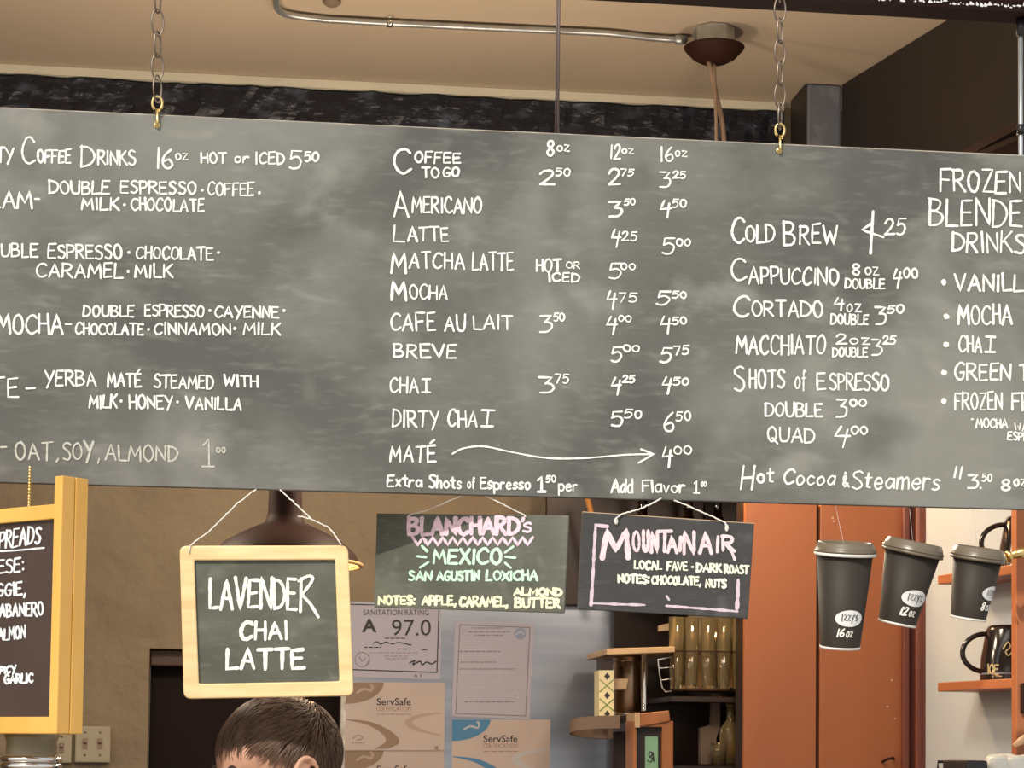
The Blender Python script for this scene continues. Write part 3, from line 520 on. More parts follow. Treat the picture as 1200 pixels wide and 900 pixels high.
# mountain air sign
OF = yawed(680, 880, 660, 3.392, 3.380)
mtn = thing('hanging_sign', 'dark slate sign with a broken pink chalk border reading mountain air', 'chalkboard sign', OF(778, 718))
mp_ = [(683, 600), (884, 613.6), (876.5, 725), (677, 713.5)]
panel(mp_, OF, .009).build('slate', M_SLATED, mtn, bevel=.001)
ed = MB(); ed.prism([OF(683, 599.3, -.0005), OF(884, 612.9, -.0005), OF(884, 614.0, -.0005), OF(683, 600.4, -.0005)], OF.n*-.008); ed.build('wood_edge', M_TAN, mtn)
T = MB()
ribbon(T, [(712, 617), (698, 615.5), (696.5, 640), (695, 670), (692.5, 709)], 4.2, OF, .0006, .3); ribbon(T, [(692, 707), (720, 708), (755, 709)], 3.6, OF, .0007, .35); ribbon(T, [(781, 710), (820, 713), (864, 716.5)], 4.0, OF, .0006, .35); ribbon(T, [(865, 680), (864.5, 697), (863.5, 713)], 4.2, OF, .0007, .35); ribbon(T, [(781, 698.5), (784, 703)], 2.6, OF, .0006)
T.build('chalk_lettering', chalk_mat('chalk_smudged_pink', (.60, .49, .54)), mtn)['label'] = 'smudged pink chalk border'
T = MB(); write(T, OF, [('M', 705, 738, 618, 656, {'wd': 5.6}), ('O', 740, 751, 622, 648, {'wd': 3.6}), ('U', 752, 761, 622, 647, {'wd': 3.8}), ('N', 762, 772, 623, 649, {'wd': 3.6}), ('T', 770, 788, 620, 648, {'wd': 4.4}), ('A', 781, 794, 627, 649, {'wd': 3.6}), ('I', 795, 800, 628, 647, {'wd': 3.6}), ('N', 800, 815, 622, 650, {'wd': 4.0}), ('A', 818, 836, 623, 651, {'wd': 4.4}), ('I', 837, 844, 628, 648, {'wd': 3.8}), ('R', 845.5, 861, 627, 647, {'wd': 3.6})], slope=.03, wd=4)
ribbon(T, [(850, 638), (858, 648), (861, 656)], 2.6, OF, .0007); T.build('chalk_lettering', M_ROSE, mtn)['label'] = 'thick rose chalk title'
T = MB(); write(T, OF, [('LOCAL', 742.5, 776, 656.5, 668), ('FAVE', 781, 806, 658, 669), ('DARK', 815.5, 846, 659.5, 671), ('ROAST', 848, 878, 661.5, 673), ('NOTES:', 723.5, 761, 672.5, 684), ('CHOCOLATE,', 763, 822, 674.5, 686), ('NUTS', 826, 851.5, 678, 689)], wd=2.6, slope=.03)
dot(T, 811.5, 664.5, 1.6, OF, .0006); T.build('chalk_lettering', M_CREAM, mtn)['label'] = 'cream chalk tasting notes'
string(mtn, [(721, 614), (722.5, 607), (728, 602.5), (748, 597.5), (767, 588.5), (775, 584)], [3.386, 3.385, 3.386, 3.39, 3.395, 3.398], .0013); string(mtn, [(852, 623), (850.5, 613), (843, 609), (820, 599), (797, 589), (790, 586)], [3.378, 3.377, 3.38, 3.387, 3.395, 3.398], .0012)
for q in ((722, 611), (851.5, 619)): MB().ell(OF(*q, .002), (.003, .0025, .0058)).build('knot', M_STRING, mtn)
# ------------------------------------------------------------------ folded sandwich board at the left
AC = at(66, 860, 3.15); tq = math.radians(45); fd = V((-math.cos(tq), math.sin(tq), 0)); sd = V((math.sin(tq), math.cos(tq), 0)); AF = plane(AC, V((-sd.x, -sd.y, 0)))
zt = at(66, 557, 3.15).z; zb_ = AC.z; W_ = .34
sb = thing('sandwich_board', 'orange pine folded sandwich board listing spreads, hung at the far left', 'chalkboard sign', AC)
for k, nm in ((0, 'front_frame'), (1, 'rear_frame')):
    o = AC+sd*(.0245*k); thk = sd*.0235; mb = MB(); sw = .017
    mb.obox(o, fd*sw, thk, (0, 0, zt-zb_)); mb.obox(o+fd*(W_-sw), fd*sw, thk, (0, 0, zt-zb_))
    zr = at(57, 590, 3.16).z; rh = .021
    mb.obox(o+fd*sw+sd*.002, fd*(W_-2*sw), thk*.8, (0, 0, .024)); mb.obox(o+fd*sw+sd*.002+V((0, 0, zr-zb_-rh)), fd*(W_-2*sw), thk*.8, (0, 0, rh))
    mb.build(nm, M_HONEY, sb, bevel=.0015)
MB().obox(AC+fd*.016+sd*.008+V((0, 0, .022)), fd*(W_-.032), sd*.006, (0, 0, zr-zb_-rh-.02)).build('panel', M_BROWNB, sb)
SBF = plane(AC+sd*.0078, V((-sd.x, -sd.y, 0))); T = MB()
write(T, SBF, [('SPREADS', -9, 49, 619, 641, {'slope': -.13, 'lean': .1}), ('EESE:', -12, 29, 655, 672, {'slope': -.08}), ('GGIE,', -4, 31, 683, 699, {'slope': -.04}), ('HABANERO', -8, 52, 706, 723, {'slope': -.03}), ('ALMON', -2, 31, 734, 750, {'slope': -.1}), ('SPICY', -6, 20, 780, 790, {'slope': -.1}), ('GARLIC', 5, 40, 789, 801, {'slope': -.04})], wd=2.4)
ribbon(T, [(-8, 646.5), (20, 645), (52, 642)], 1.8, SBF, .0006); T.build('chalk_lettering', chalk_mat('chalk_pale_blue', (.72, .76, .76)), sb)
ch = MB(); c0 = AC+fd*.085+sd*.012
for k in range(13): ch.ell(V((c0.x, c0.y, zr+.0025+k*.0046)), .0025, nu=8, nv=6)
ch.build('bead_chain', M_BRASS, sb)
# chrome banded dispenser below it
jc = at(37, 892, 3.3); jc = V((jc.x, jc.y, 1.06)); jz = at(37, 891, 3.3).z; jr = .0425
jar = thing('drink_dispenser', 'chrome-banded dispenser with an olive upper part, under the sandwich board', 'dispenser', jc)
MB().lathe([(0, 0), (.05, 0), (.052, .01), (.04, .03), (.04, jz-1.06-.03), (.042, jz-1.06-.012)], jc).build('body', M_STEEL, jar)
mb = MB()
for k in range(2):
    h = jz-1.06-.012+k*.0095; mb.lathe([(.036, h), (jr, h), (jr+.002, h+.0022), (jr+.002, h+.0055), (jr, h+.0078), (.036, h+.0078)], jc)
mb.build('chrome_band', M_CHROME, jar); h = jz-1.06+.008
MB().lathe([(jr-.005, h), (jr-.006, h+.02), (jr-.001, h+.032), (jr-.012, h+.036), (0, h+.036)], jc).build('lid', mat('olive_glaze', (.16, .13, .07), .25, col2=(.22, .19, .11), vscale=12), jar)
box('counter_top', (-1.9, 3.02, 1.02), (1.75, 3.43, 1.06), mat('worn_wood_counter', (.25, .13, .07), .4), bevel=.006)
tag(bpy.data.objects['counter_top'], 'wooden serving counter running below the window', 'counter')
# ------------------------------------------------------------------ paper cups
def paper_cup(label, top, bot, Y, Dt, Db, brand, size, face=0.0, tip=-.17, lug=True, text_h=.018, logo_h=.3):
    a, b = at(*top, Y), at(*bot, Y); ax = (a-b); L = ax.length; ax = (ax+V((0, tip*L, 0))).normalized()
    t = thing('paper_cup', label, 'paper cup', b, 'sample paper cups hung under the menu board')
    rt, rb = Dt/2, Db/2; Lb = L-.017
    back = V((0, -1, 0)); e2 = (back-ax*back.dot(ax)).normalized(); e1 = e2.cross(ax)*-1
    if e1.x < 0: e1 = -e1
    MB().lathe([(0, .004), (rb-.003, .004), (rb-.002, .0005), (rb, 0), (rb, .001), (rt, Lb), (rt-.003, Lb), (rb-.003, .006)], b, ax, 56).build('cup_body', M_CUP, t)
    MB().lathe([(rb-.0015, -.0008), (rb+.0006, -.0008), (rb+.0009, .0028), (rb-.0003, .0030)], b, ax, 56).build('base_rim', M_RIM, t)
    MB().lathe([(rt, Lb-.003), (rt+.0045, Lb-.003), (rt+.0052, Lb-.0005), (rt+.0045, Lb+.002), (rt, Lb+.002)], b, ax, 56).build('rim', M_RIM if size == '16' else M_LID, t)
    MB().lathe([(rt+.001, Lb+.0015), (rt+.0048, Lb+.002), (rt+.0052, Lb+.005), (rt+.003, Lb+.0065), (rt+.0035, Lb+.0085), (rt+.0025, Lb+.0095), (rt-.001, Lb+.0165), (rt-.002, Lb+.0175), (rt-.005, Lb+.017), (rt-.007, Lb+.013), (0, Lb+.012)], b, ax, 56).build('lid', M_LID, t)
    def surf(u, v, off=0.0):   # u mm to the right, v mm up the wall of the cup
        r = rb+(rt-rb)*v/Lb; ang = u/r+face; return b+ax*v+(e2*math.cos(ang)+e1*math.sin(ang))*(r+off)
    lh = logo_h*Lb; A, B = Dt*.265, Dt*.15; mb = MB(); ring = []
    n = 36; vs = [surf(0, lh, .0006)]; fs = []
    for rr in (.33, .66, 1):
        for i in range(n): vs.append(surf(A*rr*math.cos(2*PI*i/n), lh+B*rr*math.sin(2*PI*i/n), .0006))
    fs += [[0, 1+i, 1+(i+1) % n] for i in range(n)]
    for q in (0, 1): fs += [[1+q*n+i, 1+(q+1)*n+i, 1+(q+1)*n+(i+1) % n, 1+q*n+(i+1) % n] for i in range(n)]
    mb.add(vs, fs); mb.build('logo_sticker', M_LABEL, t)
    fn = lambda x, y, off=0: surf(x/1000, -y/1000, off)
    mb = MB(); hh = lh*1000; A *= 1000; B *= 1000
    write(mb, fn, [('I', -A*.56, -A*.5, -hh-B*.5, -hh+B*.42, {'wd': 1.3}), ('zzy', -A*.42, A*.28, -hh-B*.9, -hh+B*.25, {'wd': 1.3}), ("'", A*.3, A*.36, -hh-B*.5, -hh+B*.3, {'wd': .9}), ('s', A*.4, A*.58, -hh-B*.9, -hh+B*.25, {'wd': 1.3})], off=.0011, slope=0, jit=.6)
    mb.build('logo_lettering', M_INK, t); mb = MB(); th = hh-B-2.5
    wl = 12 if len(size) > 1 else 7
    write(mb, fn, [(size, -A*.8, -A*.8+wl, -th, -th+14, {'wd': 2.6}), ('oz', -A*.8+wl+2, -A*.8+wl+14, -th-1, -th+14, {'wd': 1.9})], off=.0009, slope=-.05, jit=.6, lean=.12)
    mb.build('size_lettering', M_CHALK, t)
    q = b+ax*(L-.004)+e2*-rt*.2; MB().tube([q, V((q.x, BY+.006, bz0+.0005))], .00032, 5).build('hanging_thread', mat('nylon_thread', (.55, .5, .45), .3), t)
    return t
paper_cup('tall sixteen-ounce dark paper cup hanging upright, leftmost and biggest of the row', (985.5, 636), (984.3, 759), 3.37, .0865, .062, 'I', '16', .1, logo_h=.335)
paper_cup('medium twelve-ounce dark paper cup hanging tilted, between the tall and the small cup', (1067.5, 635), (1051, 731), 3.40, .0875, .059, 'I', '12', .32, logo_h=.40)
paper_cup('small eight-ounce dark paper cup, rightmost of the hanging row', (1143, 642), (1134.5, 725), 3.39, .0765, .0555, 'I', '8', .80, logo_h=.47)
# ------------------------------------------------------------------ ceiling conduit, boxes and pendant lamps
zc = CEIL-.013
cpts = [atz(x, y, zc) for x, y in ((328, -70), (324.5, -10), (323.5, 2), (324.5, 9), (328, 13.5), (335, 16.5), (346, 19), (383, 23.2), (457, 27.3), (560, 32.2), (653, 36.2), (712, 39), (735, 41.3), (757, 44), (780, 45.8), (806, 46.2))]
cond = MB().tube(cpts, .0075, 10).build('conduit_pipe', M_GALV); tag(cond, 'bent silver electrical conduit running across the tan ceiling', 'pipe')
s_ = MB(); c = atz(457, 27.3, zc); s_.box((c.x-.006, c.y-.024, CEIL-.004), (c.x+.006, c.y+.024, CEIL-.001)); s_.lathe([(.0085, -.006), (.0098, -.006), (.0098, .006), (.0085, .006)], c, cpts[9]-cpts[8]); s_.build('strap', M_CHROME, cond)
c = atz(797, 46.4, zc); MB().lathe([(.0078, -.012), (.011, -.012), (.012, .0), (.010, .014), (.0078, .014)], c, cpts[-1]-cpts[-2]).build('connector', M_GALV, cond)
pc = atz(837, 33, CEIL); pc = V((pc.x, pc.y, CEIL))
jb = MB(); rr = .048; oc = [pc+V((rr*math.cos(PI/8+i*PI/4), rr*math.sin(PI/8+i*PI/4), -.001)) for i in range(8)]; jb.prism(oc, (0, 0, -.044))
tag(jb.build('junction_box', M_GALV, origin=pc, bevel=.002), 'octagonal galvanised junction box on the ceiling at the end of the conduit', 'junction box')
spot = atz(389, 1, CEIL); tag(MB().lathe([(0, -.012), (.012, -.012), (.02, -.006), (.021, -.001), (0, -.001)], (spot.x, spot.y, CEIL)).build('ceiling_rose', M_TAUPE), 'small brown round fixture on the ceiling near the conduit bend', 'fixture')
def shade_profile(s): return [(.032, .16), (.034, .10), (.04, .082), (.075, .066), (.115, .045), (.14, .022), (.152, 0)]
def pendant(label, rim, dia, canopy, sway, neck, bulb_w):
    t = thing('wall_lamp' if neck else 'pendant_lamp', label, 'lamp', rim); k = dia/.304
    P = [(r*k, h*k) for r, h in ([(0, .185), (.030, .18), (.032, .17)]+shade_profile(1))]
    MB().lathe(P, rim, n=56).build('lamp_shade', M_BRONZE, t)
    MB().lathe([(r-.002, h-.0015) for r, h in P[3:-1]]+[(P[-1][0]-.002, .0005)], rim, n=56).build('shade_lining', M_SHADEIN, t)
    MB().lathe([(P[-1][0]-.003, -.0035), (P[-1][0]+.004, -.0035), (P[-1][0]+.005, .001), (P[-1][0], .004)], rim, n=56).build('shade_rim', M_SHADEIN, t)
    MB().ell(rim+V((0, 0, .05*k)), (.028, .028, .036)).build('bulb', M_BULB, t)
    top = rim+V((0, 0, .183*k)); a = V(canopy); bulb(rim+V((0, 0, .01)), bulb_w)
    if neck:
        MB().tube(catmull3([top+V((0, 0, -.005)), top+V((0, .01, .10)), top+V((0, .08, .165)), top+V((0, .2, .15)), V((top.x, BW-.02, 2.46))]), .011, 10).build('gooseneck_arm', M_BRONZE, t)
        MB().lathe([(0, 0), (.05, 0), (.05, .012), (.02, .02), (0, .02)], (top.x, BW-.006, 2.46), (0, -1, 0)).build('wall_mount', M_BRONZE, t); return t
    MB().lathe([(.0, -.037), (.034, -.035), (.050, -.026), (.063, -.012), (.070, -.004), (.071, -.001), (.0, -.001)], a).build('canopy', M_BRONZE, t)
    for s in (-1, 1):
        pts = [a+V((-.012, .0, -.034)), a+V((.006, .006, -.11)), a+V((.024, .004, -.2)), a+V((.032, 0, -.4)), top] if s < 0 else [a+V((.0, 0, -.036)), a+V((.002, -.006, -.11)), a+V((.005, -.006, -.2)), a+V((.010, 0, -.4)), top]
        MB().tube(catmull3(pts), .0062 if s < 0 else .0040, 8).build('cord', M_CORD, t)
    return t
rimF = at(333, 661, 4.4); can = V((rimF.x, rimF.y, CEIL))

cn = V((pc.x, pc.y, CEIL-.045)); pendant('pendant lamp on a dark canopy and two crossing cords under the junction box', V((pc.x+.02, pc.y-.01, 2.37)), .29, cn, .012, None, BULB_BACK)
pendant('dark dome wall lamp behind the lavender chai sign', rimF, .304, can, 0, 1, BULB_FRONT)
# ------------------------------------------------------------------ steel wall panel and its papers
SY = 5.50; SFn = front(SY)
s0, s1 = at(405, 800, SY), at(718, 800, SY); sztop = at(560, 707.5, SY).z
pn = thing('metal_backsplash', 'brushed stainless steel sheet behind the pinned certificates', 'backsplash', ((s0.x+s1.x)/2, BW-.01, .02))
MB().box((s0.x, SY, .02), (s1.x, BW-.012, sztop)).build('sheet', M_STEEL, pn, bevel=.002)
MB().box((at(400, 800, SY).x, SY-.004, .02), (s0.x+.001, BW-.012, at(404, 812, SY).z)).build('edge_strip', mat('white_edge_strip', (.62, .60, .56), .5, col2=(.3, .27, .24), vscale=25), pn)
def paper(label, poly, m, k, g_=None):
    fn = front(SY-.0008-.0012*k); mb = MB(); mb.prism([fn(x, y) for x, y in poly], (0, .0006, 0)); o = mb.build('certificate', m); tag(o, label, 'certificate', 'certificates pinned to the steel panel'); return o, fn
def lines(mb, fn, rows, h=.9, off=.0004):
    for x0, x1, y in rows:
        x = x0
        while x < x1-1:
            l = min(R.uniform(2, 7), x1-x); decal(mb, [(x, y-h/2), (x+l, y-h/2), (x+l, y+h/2), (x, y+h/2)], fn, off); x += l+1.1
def border(mb, fn, q, wd, off=.0004):
    for i in range(4): ribbon(mb, [q[i], q[(i+1) % 4]], wd, fn, off, .02)
o, fn = paper('white sanitation rating sheet with a bold A and 97.0', [(404, 704.5), (517.5, 708), (516, 796), (403, 793)], M_PAPER, 0)
mb = MB(); border(mb, fn, [(408, 708), (514.5, 711), (512, 788), (407, 784.5)], 1.2); printed(mb, 'A', 424, 441.5, 725, 741, fn, .0004, .03); printed(mb, '97.0', 459, 505, 726, 745, fn, .0004); printed(mb, 'SANITATION RATING', 425.5, 502.5, 714.5, 721, fn, .0004)
lines(mb, fn, [(451, 475, 748), (427, 447, 758.5), (465, 480, 760.5), (494, 502, 761.5)], 1.1); ribbon(mb, catmull([(437, 754), (442, 752), (446, 755), (452, 752.5), (460, 754.5), (468, 753), (482, 756)]), 1.3, fn, .0004); ribbon(mb, catmull([(480, 777), (486, 774), (484, 779), (492, 775), (495, 779), (500, 776), (506, 778), (511, 775)]), 1.5, fn, .0004)
printed(mb, 'A 3', 485, 494, 790, 793.5, fn, .0004); mb.build('print', M_INK, o); mb = MB(); lines(mb, fn, [(433, 490, 765), (450, 480, 769), (452, 478, 772)], .7); border(mb, fn, circ(424.5, 773, 8.5, n=16)[:4], .8)
ribbon(mb, circ(424.5, 773, 8.5)+[circ(424.5, 773, 8.5)[0]], 1, fn, .0004); ribbon(mb, [(421, 770), (424, 775), (428, 772)], 1.4, fn, .0004); mb.build('seal_print', M_INKG, o)
o, fn = paper('white upright certificate with a round blue-grey seal in its corner', [(533, 726.5), (626.5, 730.5), (620.5, 843), (529.5, 839.5)], M_PAPER, 1)
mb = MB(); border(mb, fn, [(539, 732), (621, 735.5), (616, 839), (534, 836)], 1.0)
lines(mb, fn, [(553, 590, 736), (549, 597, 740.5), (556, 590, 744.5), (539, 587, 763.5), (539, 583, 776), (539, 604, 784), (544, 604, 822.5)], 1.1); mb.build('print', M_INKG, o)
mb = MB(); lines(mb, fn, [(540, 565, 751.5), (540, 560, 754.5), (540, 570, 758), (540, 572, 768), (540, 606, 789), (551, 567, 794), (551, 566, 797), (551, 565, 801), (551, 575, 805), (581, 587, 798), (581, 588, 804)], .7); ribbon(mb, catmull([(584, 815), (592, 813), (598, 816), (603, 811), (608, 815), (606, 818)]), .8, fn, .0004); mb.build('fine_print', M_PALEB, o)
mb = MB(); decal(mb, circ(609.5, 742.5, 7), fn, .0004); mb.build('seal', M_BLUEG, o); mb = MB(); ribbon(mb, [(604, 744), (610, 740), (614, 743)], 1.6, fn, .0006); mb.build('seal_mark', M_PALEB, o)
def corner(x0, y0, rx, ry, n=14): return [(x0, y0)]+[(x0+rx*math.cos(PI/2*i/n), y0+ry*math.sin(PI/2*i/n)) for i in range(n+1)]
def swoosh(mb, fn, o1, o2): decal_strip(mb, fn, o1, o2)
def decal_strip(mb, fn, A_, B_, off=.0004):
    vs = []
    for a, b in zip(A_, B_): vs += [fn(*a, off), fn(*b, off)]
    mb.add(vs, [[2*i, 2*i+1, 2*i+3, 2*i+2] for i in range(len(A_)-1)])
def servsafe(label, x0, y0, w_, h_, k, ink, ink2):
    o, fn = paper(label, [(x0, y0), (x0+w_, y0+.5), (x0+w_-1, y0+h_), (x0, y0+h_)], M_PAPERW, k)
    mb = MB(); decal(mb, corner(x0+.2, y0+.3, 45, 25), fn, .0004)
    A_ = catmull([(x0+1, y0+43), (x0+32, y0+47), (x0+57, y0+60), (x0+63, y0+71), (x0+50, y0+78)], 6); B_ = catmull([(x0+1, y0+44), (x0+26, y0+50), (x0+44, y0+61), (x0+47, y0+70), (x0+34, y0+78)], 6)
    if y0+78 < 925: decal_strip(mb, fn, A_, B_)
    mb.build('emblem_print', ink, o)
    mb = MB(); printed(mb, 'ServSafe', x0+37, x0+77, y0+18.5, y0+27, fn, .0004, .012); 
    mb.build('print', M_INK, o)
    mb = MB(); printed(mb, 'CERTIFICATION', x0+36.5, x0+77, y0+28.5, y0+33.5, fn, .0004); lines(mb, fn, [(x0+37, x0+78, y0+37.5)], .9); ribbon(mb, catmull([(x0+9, y0+66), (x0+15, y0+62), (x0+21, y0+65), (x0+14, y0+68)]), 1, fn, .0004); lines(mb, fn, [(x0+8, x0+23, y0+71)], 1.2)
    decal(mb, [(x0+105, y0+75), (x0+109, y0+75), (x0+109, y0+79), (x0+105, y0+79)], fn, .0004); mb.build('small_print', M_TAUPE, o)
    mb = MB(); ribbon(mb, catmull([(x0+14, y0+12), (x0+22, y0+8), (x0+30, y0+10), (x0+32, y0+5), (x0+30, y0+3)]), 2.6, fn, .0006)
    decal_strip(mb, fn, catmull([(x0+112, y0+35), (x0+85, y0+38), (x0+70, y0+46), (x0+80, y0+56), (x0+112, y0+63)], 5), catmull([(x0+112, y0+37), (x0+92, y0+40), (x0+79, y0+46), (x0+88, y0+54), (x0+112, y0+61.5)], 5)); mb.build('pale_emblem', ink2, o)
    return o
servsafe('tan food-safety certificate with brown corner emblem, left and upper of its kind', 404.5, 799.5, 117, 80, 2, M_TAUPE, M_TAUPE2); servsafe('tan certificate with brown corner emblem, lower one below its twin', 404.5, 878.5, 116, 80, 0, M_TAUPE, M_TAUPE2); servsafe('food-safety certificate with a blue corner emblem', 529.5, 843, 115.5, 82, 0, M_BLUE, M_PALEB)
# switch plates on the plaster
WF = front(BW-.012)
def switch(label, x0, x1, y0, y1, xs):
    a, b = WF(x0, y1), WF(x1, y0); t = thing('switch_plate', label, 'light switch', (((a.x+b.x)/2), BW-.012, a.z), 'wall switches left of the doorway')
    MB().box((a.x, BW-.02, a.z), (b.x, BW-.001, b.z)).build('plate', M_SWITCH, t, bevel=.003)
    for x in xs:
        c = WF(x, (y0+y1)/2-1); MB().box((c.x-.006, BW-.0215, c.z-.013), (c.x+.006, BW-.019, c.z+.013)).build('slot', M_TAUPE, t); MB().obox((c.x-.0035, BW-.0212, c.z-.001), (.007, 0, 0), (0, -.008, .004), (0, .002, .007)).build('toggle', M_TAUPE, t, bevel=.001)
        for s in (-1, 1): MB().lathe([(0, .0), (.003, 0), (.0025, .0012), (0, .0015)], (c.x, BW-.02, c.z+s*.028), (0, -1, 0), 10).build('screw', M_IRON, t)
switch('narrow single wall switch partly behind the sandwich board', 64, 84.5, 861, 894, [72.5]); switch('double wall switch plate on brown plaster left of the doorway', 87.5, 130, 851.5, 893.5, [100, 117.5])
# ------------------------------------------------------------------ dark shelving behind the signs
NY = 5.46; n0 = at(640, 700, NY).x; n1 = at(880, 700, NY).x; nz0 = at(720, 900, NY).z-.35; nz1 = 2.30
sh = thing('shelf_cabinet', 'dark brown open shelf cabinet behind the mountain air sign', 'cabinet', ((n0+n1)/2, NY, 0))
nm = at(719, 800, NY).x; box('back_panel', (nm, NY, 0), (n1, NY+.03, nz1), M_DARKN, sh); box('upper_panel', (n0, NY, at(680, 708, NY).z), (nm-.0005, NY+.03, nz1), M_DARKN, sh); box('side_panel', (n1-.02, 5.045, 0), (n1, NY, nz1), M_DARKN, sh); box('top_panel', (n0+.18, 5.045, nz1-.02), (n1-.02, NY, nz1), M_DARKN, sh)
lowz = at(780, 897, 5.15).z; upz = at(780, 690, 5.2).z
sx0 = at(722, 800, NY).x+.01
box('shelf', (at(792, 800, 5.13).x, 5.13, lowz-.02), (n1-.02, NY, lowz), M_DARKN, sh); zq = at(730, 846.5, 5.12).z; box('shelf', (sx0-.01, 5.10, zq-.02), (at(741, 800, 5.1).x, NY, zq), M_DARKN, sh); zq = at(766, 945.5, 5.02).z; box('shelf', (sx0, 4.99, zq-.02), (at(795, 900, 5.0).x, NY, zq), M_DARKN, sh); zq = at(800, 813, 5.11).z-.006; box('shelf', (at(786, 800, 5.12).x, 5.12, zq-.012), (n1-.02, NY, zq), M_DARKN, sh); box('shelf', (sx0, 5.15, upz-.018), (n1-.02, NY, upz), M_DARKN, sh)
def place(mb, name, m, parent=None, **k): return mb.build(name, m, parent, **k)
NF = lambda Y: front(Y)
# pale plank
P_ = NF(5.10); tag(panel([(711, 760), (791, 757.5), (791, 764.5), (711, 767.5)], P_, .3).build('wooden_plank', M_TAN, bevel=.002), 'pale wooden plank lying over the steel canister', 'plank')
c = at(735, 842, 5.22); ctop = at(735, 768, 5.22).z
can_ = thing('steel_canister', 'tall dark-reflecting steel canister under the pale plank', 'canister', c); h = ctop-c.z-.001
MB().lathe([(0, 0), (.033, 0), (.035, .004), (.035, h*.9), (.033, h*.93), (.036, h*.94), (.036, h), (0, h)], c).build('body', mat('dark_steel', (.30, .20, .13), .3, 1), can_); MB().lathe([(.0355, .006), (.0368, .007), (.0368, .013), (.0355, .014)], c).build('base_band', M_CHROME, can_)
c = at(755, 834, 5.16); tt = at(755, 766.5, 5.16).z; tag(MB().lathe([(0, 0), (.0075, 0), (.0085, .003), (.0078, .006), (.0075, tt-c.z-.004), (.0085, tt-c.z-.003), (.0085, tt-c.z), (0, tt-c.z)], c).build('chrome_tube', M_CHROME), 'bright chrome tube standing beside the steel canister', 'tube')
# patterned box
PFn = NF(5.12); pb = thing('patterned_box', 'narrow cream box with green and black diamond pattern', 'box', PFn(711, 844))
panel([(702, 785.5), (719.5, 785.5), (719.5, 845), (702, 845)], PFn, .07).build('box_body', M_CREAMP, pb, bevel=.001); panel([(704, 771.5), (717, 771.5), (717, 785.5), (704, 785.5)], NF(5.125), .06).build('cap', M_DARKN, pb)
g1, g2 = MB(), MB()
for yy in (792.5, 815, 836.5):
    decal(g1, [(711.5, yy-4.2), (715, yy), (711.5, yy+4.2), (708, yy)], PFn, .0004)
for yy in (803.5, 826): ribbon(g2, [(703, yy-7), (711, yy), (719, yy+7)], 1.3, PFn, .0004); ribbon(g2, [(703, yy+7), (711, yy), (719, yy-7)], 1.3, PFn, .0005)
g1.build('diamond_pattern', M_INK, pb); g2.build('line_pattern', M_GREENP, pb)
tag(panel([(719.5, 795.5), (736.5, 795.5), (734, 808), (719.5, 808.5)], NF(5.14), .012).build('wooden_tag', M_TAN, bevel=.001), 'small tan wooden tag beside the diamond-patterned box', 'tag')
# sieve rim (bent wood hoop)
hc = at(722, 860, 5.12); hp = MB(); n = 26; inn = []; out = []
for i in range(n+1):
    a = PI*.5+PI*i/n; out.append(hc+V((.11*math.cos(a), .05*math.sin(a), -.012*math.sin(a))))
for i in range(n):
    p, q = out[i], out[i+1]; s1_ = (V((hc.x, hc.y, hc.z))-p).normalized()*.004; hp.hexa([p, q, q+s1_, p+s1_], [p+V((0, 0, .03)), q+V((0, 0, .03)), q+s1_+V((0, 0, .03)), p+s1_+V((0, 0, .03))])
hoop = hp.build('wooden_hoop', M_GREYW); tag(hoop, 'bent grey-brown wooden hoop jutting left below the patterned box', 'hoop')
# red-brown wood box with green label
B1 = NF(5.02); wbx = thing('wooden_box', 'red-brown wooden box with an orange lid and green label, low on the shelves', 'box', B1(766, 930))
frame4([(742, 845), (789, 845), (789, 945), (742, 945)], [(746, 852), (776, 852), (776, 940), (746, 940)], B1, .10).build('box_frame', M_REDW, wbx, weld=True, bevel=.001); panel([(746, 852), (776, 852), (776, 940), (746, 940)], NF(5.035), .08).build('inner_panel', M_DARKN, wbx)
panel([(750, 836), (784, 832.5), (785.5, 845), (750, 852)], NF(5.015), .11).build('lid', M_REDW, wbx, bevel=.002); panel([(744, 835), (750, 835), (750, 852.5), (744, 852.5)], NF(5.014), .11).build('lid_edge', M_TAN, wbx)
G1 = NF(5.0338); panel([(756, 863), (771, 863), (771, 930), (756, 930)], G1, .001).build('label_card', M_GREENL, wbx); mb = MB(); ribbon(mb, catmull([(760, 884), (763, 881), (764, 885), (761, 887), (765, 889), (762, 893), (759, 891)]), 1.6, G1, .0005); ribbon(mb, [(765, 882), (766, 892)], 1.5, G1, .0005); mb.build('label_print', M_INK, wbx)
# grey wooden bracket
tag(panel([(835.6, 813), (844.4, 813), (844.4, 853), (840, 864), (838, 896), (821, 896), (821, 853), (834, 849)], NF(5.2), .03).build('wooden_bracket', M_GREYW, bevel=.002), 'stepped grey-brown wooden bracket standing on the lower shelf', 'bracket')
